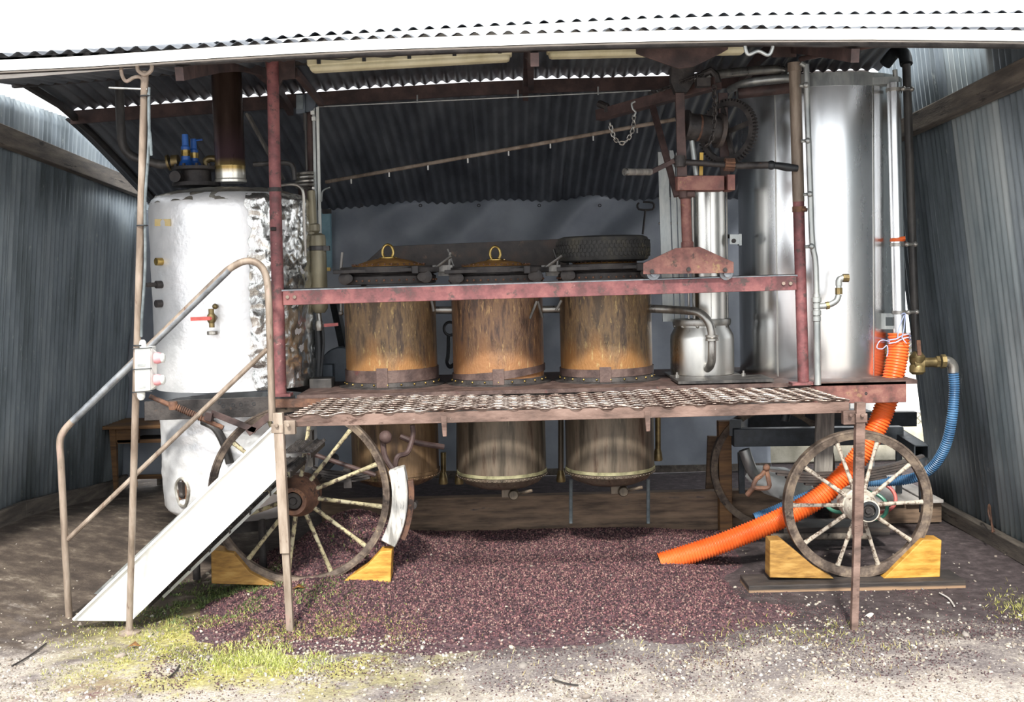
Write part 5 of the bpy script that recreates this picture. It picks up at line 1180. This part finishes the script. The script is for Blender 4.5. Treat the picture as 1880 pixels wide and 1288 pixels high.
b = B(); c = P(559, 332, 9.5); hp = [c + Vector((.07 * math.cos(t), .07 * math.sin(t), .005 * t - .06)) for t in np.linspace(0, 2 * PI * 4, 110)]
b.tube(hp, .012, 8); b.build('coil', 'steel', sc2)
b = B(); b.tube(catmull([P(512, 341, 9.1), P(535, 338, 9.1), P(550, 342, 9.1), P(557, 356, 9.1), P(558, 400, 9.12), P(561, 470, 9.15)], 6), .012, 8); b.build('copper_line', 'steel', sc2)
b = B(); b.tube(catmull([P(465, 302, 9.4), P(495, 300, 9.4), P(525, 299, 9.4), P(538, 306, 9.4), P(541, 330, 9.4)], 6), .02, 10); b.build('return_line', 'darkpipe', sc2)
pbt = thing('pressure_bottle', 'khaki pressure bottle clamped upright between the boiler and the left still', 'bottle', P(584, 525, 9.35))
c = P(584, 480, 9.35); k = S(9.35); z = lambda py: P(584, py, 9.35).z; A = (c.x, 9.35, 0); r = 15.5 * k
b = B(); b.lathe(A, [(.001, z(575)), (r * .6, z(574)), (r * .95, z(566)), (r, z(555)), (r, z(440)), (r * .93, z(432)), (r * .5, z(428)), (.001, z(427))], 28); b.build('cylinder', 'khaki', pbt)
b = B(); b.lathe(A, [(r, z(460)), (r * 1.08, z(459)), (r * 1.08, z(452)), (r, z(451))], 28); b.box((c.x + r * 1.1, 9.35 - .02, z(456)), (.05, .06, .04)); b.build('clamp_band', 'darkpipe', pbt)
b = B(); b.rod((c.x - .03, 9.35, z(430)), P(571, 350, 9.35), .034, 12); b.lathe(P(577, 410, 9.35), [(.03, 0), (.045, -.01), (.045, -.06), (.02, -.09)], 12); b.build('top_pipe', 'khaki', pbt)
b = B(); b.rod((c.x - .01, 9.35, z(575)), (c.x - .0, 9.35, z(606)), .022, 10); b.lathe((c.x - .0, 9.3, z(597)), [(.028, -.04), (.036, 0), (.028, .04)], 12); b.build('drain_valve', 'steel', pbt)
b = B(); b.bar(P(595, 597, 9.28), P(621, 595, 9.28), .014, .026); b.build('lever', 'hoopred', pbt)
b = B(); b.tube(catmull([P(584, 606, 9.35), P(586, 640, 9.35), P(585, 690, 9.35)], 5), .034, 10); b.tube(catmull([P(592, 600, 9.3), P(594, 630, 9.3), P(589, 690, 9.3)], 5), .011, 8); b.each('drain_hose', 'black', pbt)
b = B(); b.box(P(592, 704, 9.2), (.18, .2, .1)); b.build('foot_block', 'darkpipe', pbt, bevel=.01)
tb_ = thing('turquoise_board', 'narrow turquoise board hanging on the tarpaulin behind the khaki pressure bottle', 'board', P(600, 490, 13.15))
b = B(); b.prism([P(590, 390, 13.15), P(606, 389, 13.15), P(608, 492, 13.15), P(592, 493, 13.15)], (0, .1, 0)); b.build('panel', 'teal', tb_, bevel=.004)
b = B(); b.box(P(600, 388, 13.12), (.1, .04, .05)); b.build('top_strap', 'iron', tb_); b = B(); b.box(P(602, 494, 13.12), (.06, .04, .04)); b.build('bottom_clip', 'brass', tb_)
gc_ = thing('grey_cover', 'round slate grey machine cover standing between the boiler and the left still', 'cover', P(622, 708, 9.75))
c = P(628, 672, 9.75); b = B(); b.lathe(c, [(.001, -.1), (.16, -.1), (.17, -.09), (.17, .1), (.001, .1)], 36, 'Y'); b.build('drum', 'greycover', gc_)
b = B(); b.bar(P(612, 545, 9.9), P(632, 640, 9.85), .05, .07); b.build('arm', 'black', gc_)
b = B(); b.box(P(602, 690, 9.6), (.1, .15, .2)); b.build('pedestal', 'greycover', gc_)
ik = thing('ring_wrench', 'dark iron ring-ended hook hanging between the left and middle stills', 'hook', P(826, 600, 9.5))
b = B(); c = P(826, 603, 9.55); b.tube([c + Vector((.05 * math.cos(a), 0, .055 * math.sin(a))) for a in np.linspace(0, 2 * PI, 25)[:-1]], .012, 8, closed=True); b.build('ring', 'black', ik)
b = B(); b.tube(catmull([P(824, 616, 9.55), P(823, 650, 9.55), P(821, 664, 9.55), P(826, 673, 9.55), P(834, 668, 9.55)], 5), .017, 8); b.build('shank', 'black', ik)
ar = thing('awning_rod', 'long pale steel rod slanting up across the dark roof space to the hoist', 'rod', P(900, 270, 10.6))
b = B(); p0_, p1_ = P(598, 334, 10.4), P(1240, 219, 9.4); b.rod(p0_, p1_, .017, 10); b.build('tube', 'pole', ar)
b = B()
for t in np.linspace(.08, .9, 8): q = p0_.lerp(p1_, t); b.box(q - Vector((0, 0, .035)), (.012, .012, .04))
b.each('hook', 'steel', ar)
wr_ = thing('taut_wire', 'thin taut wire with small hanging clips along the roof purlin', 'wire', P(900, 180, 10.2))
b = B(); p0_, p1_ = P(582, 196, 10.2), P(1195, 166, 10.2); b.rod(p0_, p1_, .006, 6); b.build('wire', 'galv', wr_)
for px, py in ((766, 183), (951, 174), (1098, 168)): b = B(); b.bar(P(px, py - 9, 10.18), P(px, py + 6, 10.18), .008, .012, up=(1, 0, 0)); b.build('clip', 'galv', wr_)

# ================================================================== ground-level things
def flat_h(x, y): return float(top_h(np.array(x), np.array(y)))
# wooden table far left
TB = 12.6
ta = thing('wooden_table', 'old orange-brown wooden table with an open drawer slot, against the left wall', 'table', P(250, 900, TB))
zt2 = P(250, 783, TB).z; x0_, x1_ = P(197, 790, TB).x, P(320, 790, TB).x
zfl = flat_h(-4.0, TB)
b = B(); b.box(((x0_ - .08 + x1_) / 2, TB + .35, zt2), (x1_ - x0_ + .12, .85, .035)); b.build('top', 'tablewood', ta, bevel=.005)
for px, yy in ((0, TB + .02), (1, TB + .02), (0, TB + .66), (1, TB + .66)):
    xx = x0_ + .06 if px == 0 else x1_ - .06; b = B(); zl = floor_h(xx, yy); hgt = zt2 - .02
    vs = [(xx - .035, yy - .035, hgt), (xx + .035, yy - .035, hgt), (xx + .035, yy + .035, hgt), (xx - .035, yy + .035, hgt), (xx - .02, yy - .02, float(zl)), (xx + .02, yy - .02, float(zl)), (xx + .02, yy + .02, float(zl)), (xx - .02, yy + .02, float(zl))]
    b.add(vs, [(0, 1, 2, 3), (7, 6, 5, 4), (0, 4, 5, 1), (1, 5, 6, 2), (2, 6, 7, 3), (3, 7, 4, 0)]); b.build('leg', 'tablewood', ta)
b = B(); b.box((x0_ + .2, TB + .02, zt2 - .1), (.3, .02, .15)); b.box(((x0_ + x1_) / 2 + .05, TB + .02, zt2 - .165), (x1_ - x0_ - .1, .02, .04)); b.each('front_apron', 'tablewood', ta)
b = B(); b.box((x0_ + .05, TB + .35, zt2 - .1), (.02, .6, .15)); b.build('side_apron', 'tablewood', ta)
b = B(); b.box(((x0_ + x1_) / 2 + .12, TB + .2, zt2 - .15), (x1_ - x0_ - .3, .35, .012)); b.build('drawer_shelf', 'iron', ta)
b = B(); b.box(((x0_ + x1_) / 2, TB + .66, float(zfl) + .1), (x1_ - x0_, .03, .05)); b.build('stretcher', 'tablewood', ta)

# chocks
def chock(pts, Y, th, m_, lab, dz=0):
    ps = [P(a, c, Y) for a, c in pts]; t = tag(B().prism(ps, (0, th, 0)).build('wheel_chock', m_, bevel=.006, origin=ps[0]), lab, 'chock', 'yellow wooden wheel chocks')
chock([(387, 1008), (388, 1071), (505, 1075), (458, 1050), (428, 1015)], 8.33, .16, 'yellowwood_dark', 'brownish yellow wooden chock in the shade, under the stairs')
chock([(627, 1068), (717, 1076), (719, 1010), (698, 1012), (672, 1040)], 8.33, .16, 'yellowwood', 'yellow wooden chock below the white brake block')
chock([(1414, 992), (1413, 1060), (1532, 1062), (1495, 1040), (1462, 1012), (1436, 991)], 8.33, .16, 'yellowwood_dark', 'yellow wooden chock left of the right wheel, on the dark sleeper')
chock([(1622, 1062), (1726, 1059), (1729, 991), (1695, 990), (1665, 1020)], 8.33, .16, 'yellowwood', 'yellow wooden chock right of the right wheel, on the dark sleeper')
zs_ = P(1570, 1070, 8.22).z
xa, xb = P(1375, 1080, 8.22).x, P(1774, 1080, 8.22).x
o = B().box(((xa + xb) / 2, 8.385, zs_ / 2 - .02), (xb - xa, .33, zs_ + .04)).build('sleeper', 'sleeper', bevel=.008, origin=((xa + xb) / 2, 8.385, zs_))
tag(o, 'dark stained timber sleeper under the right wheel', 'sleeper')
# big beam and posts
BYm = 10.2; x0_, x1_ = P(590, 940, BYm).x, P(1445, 940, BYm).x; zt3 = P(1000, 909, BYm).z
o = B().box(((x0_ + x1_) / 2, BYm + .06, (zt3 + .02) / 2), (x1_ - x0_, .12, zt3 - .02)).build('timber_beam', 'timber', bevel=.006, origin=((x0_ + x1_) / 2, BYm, 0)); tag(o, 'long brown timber plank standing on edge below the stills', 'beam')
o = B().box((P(1330, 850, BYm - .06).x, BYm - .06, P(1330, 770, BYm).z / 2), (.115, .1, P(1330, 770, BYm).z)).build('timber_post', 'tablewood', bevel=.005, origin=(P(1330, 850, BYm).x, BYm, 0)); tag(o, 'brown upright timber post in front of the long plank', 'post')
o = B().bar(P(1515, 752, 9.15), P(1510, 895, 9.15), .05, .145, up=(1, 0, 0)).build('timber_post', 'greywood', bevel=.005, origin=P(1512, 890, 9.15)); tag(o, 'weathered grey upright board behind the orange hose and right wheel', 'post')
o = B().bar(P(1308, 800, 10.5), P(1304, 905, 10.5), .05, .09, up=(1, 0, 0)).build('timber_post', 'timber', bevel=.005, origin=P(1306, 905, 10.5)); tag(o, 'dark timber prop just left of the brown upright post', 'post')
for px in (1048, 1190):
    o = B().rod(P(px, 880, 9.7), P(px, 960, 9.7), .016, 10).build('steel_stake', 'cable', origin=P(px, 960, 9.7)); tag(o, 'thin grey stake under the tyre-topped still, ' + ('on the left' if px < 1100 else 'on the right'), 'stake', 'grey stakes under the stills')
# black trailer frame
tf = thing('trailer_frame', 'dark blue-grey box-steel frame under the water tank, behind the right wheel', 'frame', P(1500, 830, 10.2))
b = B(); b.bar(P(1345, 802, 9.9), P(1655, 798, 9.9), .12, .155); b.build('side_member', 'blackframe', tf, bevel=.006)
b = B(); Q0, Q1 = P(1645, 800, 10.1), P(1692, 830, 9.3); d = (Q1 - Q0).normalized(); sd = d.cross(Vector((0, 0, 1))).normalized(); u_ = sd.cross(d)
for s_, u2, w, h in ((.055, 0, .01, .12), (-.055, 0, .01, .12), (0, .055, .12, .01), (0, -.055, .12, .01)): b.bar(Q0 + sd * s_ + u_ * u2, Q1 + sd * s_ + u_ * u2, w, h)
b.build('open_box_tube', 'blackframe', tf)
b = B(); b.bar(P(1350, 785, 9.9), P(1365, 775, 10.9), .1, .14); b.build('cross_member', 'blackframe', tf)
b = B(); b.bar(P(1362, 772, 10.9), P(1680, 768, 10.9), .1, .14); b.build('side_member', 'blackframe', tf)
b = B(); b.tube(catmull([P(1366, 825, 9.8), P(1375, 850, 9.8), P(1385, 870, 9.85), P(1400, 885, 9.9)], 6), .05, 12); 
b.build('ribbed_sleeve', 'galv', tf)
b = B(); b.rod(P(1440, 772, 9.6), P(1446, 740, 9.6), .04); b.box(P(1445, 742, 9.5), (.3, .3, .1)); b.box(P(1540, 760, 9.5), (.5, .25, .06)); b.each('turntable', 'black', tf)
b = B(); b.bar(P(1360, 830, 10.0), P(1362, 905, 10.0), .04, .05, up=(1, 0, 0)); b.bar(P(1692, 840, 9.6), P(1694, 940, 9.6), .04, .05, up=(1, 0, 0)); b.bar(P(1650, 820, 10.6), P(1650, 905, 10.6), .04, .05, up=(1, 0, 0)); b.each('stand_leg', 'blackframe', tf)
# boards and bits behind the right wheel
dk = thing('duckboard', 'weathered pale duckboard of loose planks on the ground behind the right wheel', 'duckboard', P(1650, 915, 10.6))
zk = P(1640, 918, 10.4).z
for i in range(6):
    x_ = 2.95 + .17 * i; b = B(); b.box((x_, 10.9, zk + .01 * (i % 2)), (.155, 1.3, .03)); b.build('plank', 'deckwood', dk, bevel=.004)
for yy in (10.35, 11.4): b = B(); b.box((3.38, yy, zk / 2), (1.0, .08, max(.04, zk - .03))); b.build('bearer', 'timber', dk)
o = B().bar(P(1430, 968, 9.55), P(1622, 966, 9.55), .35, .07).build('dark_board', 'sleeper', bevel=.005, origin=P(1520, 970, 9.55)); tag(o, 'dark flat board on the ground behind the hub of the right wheel', 'board')
o = B().rod(P(1415, 985, 9.3), P(1592, 984, 9.3), .028, 12).build('round_pole', 'wallwood', origin=P(1500, 984, 9.3)); tag(o, 'thin round wooden pole lying before the dark flat board', 'pole')
for c_, r_, m_, lab in (((1612, 912, 9.75), .15, 'hoopred', 'red plastic hoop behind the hub of the right wheel'), ((1600, 928, 9.62), .13, 'green', 'green plastic hoop right of the hub of the right wheel'), ((1536, 920, 9.62), .10, 'green', 'green plastic hoop left of the hub of the right wheel')):
    c = P(*c_); o = B().tube([c + Vector((r_ * math.cos(a), .08 * math.sin(a), r_ * .75 * math.sin(a))) for a in np.linspace(0, 2 * PI, 37)[:-1]], .016, 10, closed=True).build('hoop', m_, origin=c); tag(o, lab, 'hoop', 'plastic hoops behind the right wheel')
bgs = thing('white_sack', 'crumpled white sack lying below the leaf spring left of the right wheel', 'sack', P(1430, 900, 9.9))
b = B(); c = P(1432, 888, 9.9); n1, n2 = 18, 12; vs = []; fs = []
for j in range(n2 + 1):
    for i in range(n1):
        a = 2 * PI * i / n1; e = PI * j / n2; d = Vector((math.sin(e) * math.cos(a) * .26, math.sin(e) * math.sin(a) * .16, math.cos(e) * .13)); d *= 1 + .35 * noise.noise(d * 9 + Vector((3, 1, 0))); d.z -= d.x * .25; vs.append(c + d)
for j in range(n2):
    for i in range(n1): fs.append((j * n1 + i, j * n1 + (i + 1) % n1, (j + 1) * n1 + (i + 1) % n1, (j + 1) * n1 + i))
b.add(vs, fs); b.build('body', 'plastic', bgs)
# outside, behind
wp = tag(B().prism([P(1560, 660, 12.4), P(1800, 660, 12.4), P(1800, 755, 12.4), P(1560, 762, 12.4)], (0, .06, 0)).build('white_hoarding', 'white_metal', bevel=.01, origin=P(1680, 760, 12.4)), 'blank white hoarding outside, beyond the orange hose', 'hoarding')
for px in (1600, 1780): tag(B().rod(P(px, 700, 12.5), P(px, 890, 12.5), .03).build('hoarding_post', 'galv', origin=P(px, 890, 12.5)), 'grey post holding up the white hoarding outside, ' + ('left' if px < 1700 else 'right') + ' of the two', 'post')
fe = thing('wire_fence', 'wire mesh fence with concrete posts outside, under the white hoarding', 'fence', P(1680, 860, 14.5))
FY = 14.5
for px in (1500, 1688, 1880):
    b = B(); b.box((P(px, 820, FY).x, FY, .75), (.14, .1, 1.5)); b.build('fence_post', 'concrete', fe, bevel=.01)
b = B(); xa, xb = P(1400, 800, FY).x, P(1960, 800, FY).x
for k in range(-20, 44):
    xs0 = xa + .085 * k
    for dx in (1, -1): b.tube([(xs0 if dx > 0 else xs0 + 1.2, FY - .06, .25), (xs0 + 1.2 if dx > 0 else xs0, FY - .06, 1.45)], .0028, 4)
b.build('mesh', 'galv', fe, smooth=False)
cu = tag(B().box((P(1650, 850, 13.9).x, 13.9, .2), (4.5, .3, .4)).build('concrete_kerb', 'concrete', bevel=.02, origin=P(1650, 880, 13.9)), 'low pale concrete kerb wall outside, behind the right wheel', 'kerb')
nn = 2600; x = rng.uniform(3.0, 9, nn); y = rng.uniform(15.2, 17.5, nn); z = rng.uniform(0, 1.6, nn) * (.6 + .4 * fbm(x, y, 1, 3))
scatter('shrubbery', *BLADE, np.stack([x, y, z], -1), np.stack([rng.uniform(.03, .06, nn), rng.uniform(.08, .2, nn), rng.uniform(.1, .3, nn)], -1), np.stack([rng.normal(0, .6, nn), rng.normal(0, .6, nn), rng.uniform(0, 6.28, nn)], -1), cols_from(['#8d8f5c', '#a7a572', '#6f7648', '#c0b98c', '#b9a880'], nn), 'leafy', 'dry bushes outside beyond the wire fence', 'shrubbery')
# grass at the outside foot of the tarpaulin, twigs, dead leaves
grass('grass', 2500, -3.2, 14.6, .7, .25, .04, .12, ['#a9ad5c', '#bdbb78', '#8f9a4c'], 'sunlit grass strip outside, behind the tarpaulin', .3, .012)
for i, (pts, lab) in enumerate((([(22, 1222), (55, 1203), (85, 1180)], 'thin dark twig on the gravel at the far left front'), ([(310, 1243), (322, 1232), (330, 1220)], 'short dark twig on the gravel below the round foot plate'), ([(1015, 1246), (1040, 1254), (1062, 1257)], 'reddish twig on the gravel in front of the pomace'), ([(1725, 1088), (1742, 1098), (1752, 1112)], 'pale curved straw stalk by the right end of the sleeper'))):
    ps = []
    for a, c in pts:
        Y = 7.2
        for _ in range(12): p = P(a, c, Y); Y += (p.z - (flat_h(p.x, Y) + .012)) * 2.6
        ps.append(P(a, c, Y))
    o = B().tube(catmull(ps, 4), .006, 6).build('twig', 'iron' if i < 3 else 'deckwood', origin=ps[0]); tag(o, lab, 'twig')
for i, (a, c, lab) in enumerate(((206, 1138, 'dry brown leaf at the foot of the stairs'), (548, 1080, 'dry tan leaf beside the left platform leg'), (246, 1187, 'brown leaf just right of the round foot plate'))):
    Y = 7.8
    for _ in range(12): p = P(a, c, Y); Y += (p.z - (flat_h(p.x, Y) + .012)) * 2.6
    p = P(a, c, Y); b = B(); vs = [p + Vector(q) for q in ((-.045, 0, 0), (0, -.02, .02), (.045, 0, .005), (0, .03, .03), (0, 0, .012))]; b.add(vs, [(0, 1, 4), (1, 2, 4), (2, 3, 4), (3, 0, 4)]); o = b.build('dead_leaf', 'coppershine', origin=p); sd = o.modifiers.new('thickness', 'SOLIDIFY'); sd.thickness = .002; tag(o, lab, 'leaf')

for o in bpy.data.objects:
    if o.type == 'MESH' and o.parent and o.name.split('.')[0] in ('brass_rivets', 'neck_rivets', 'dome_rivets', 'seam_rivets', 'flange_bolts', 'gear_teeth', 'tread_blocks', 'mesh'): o['kind'] = 'stuff'
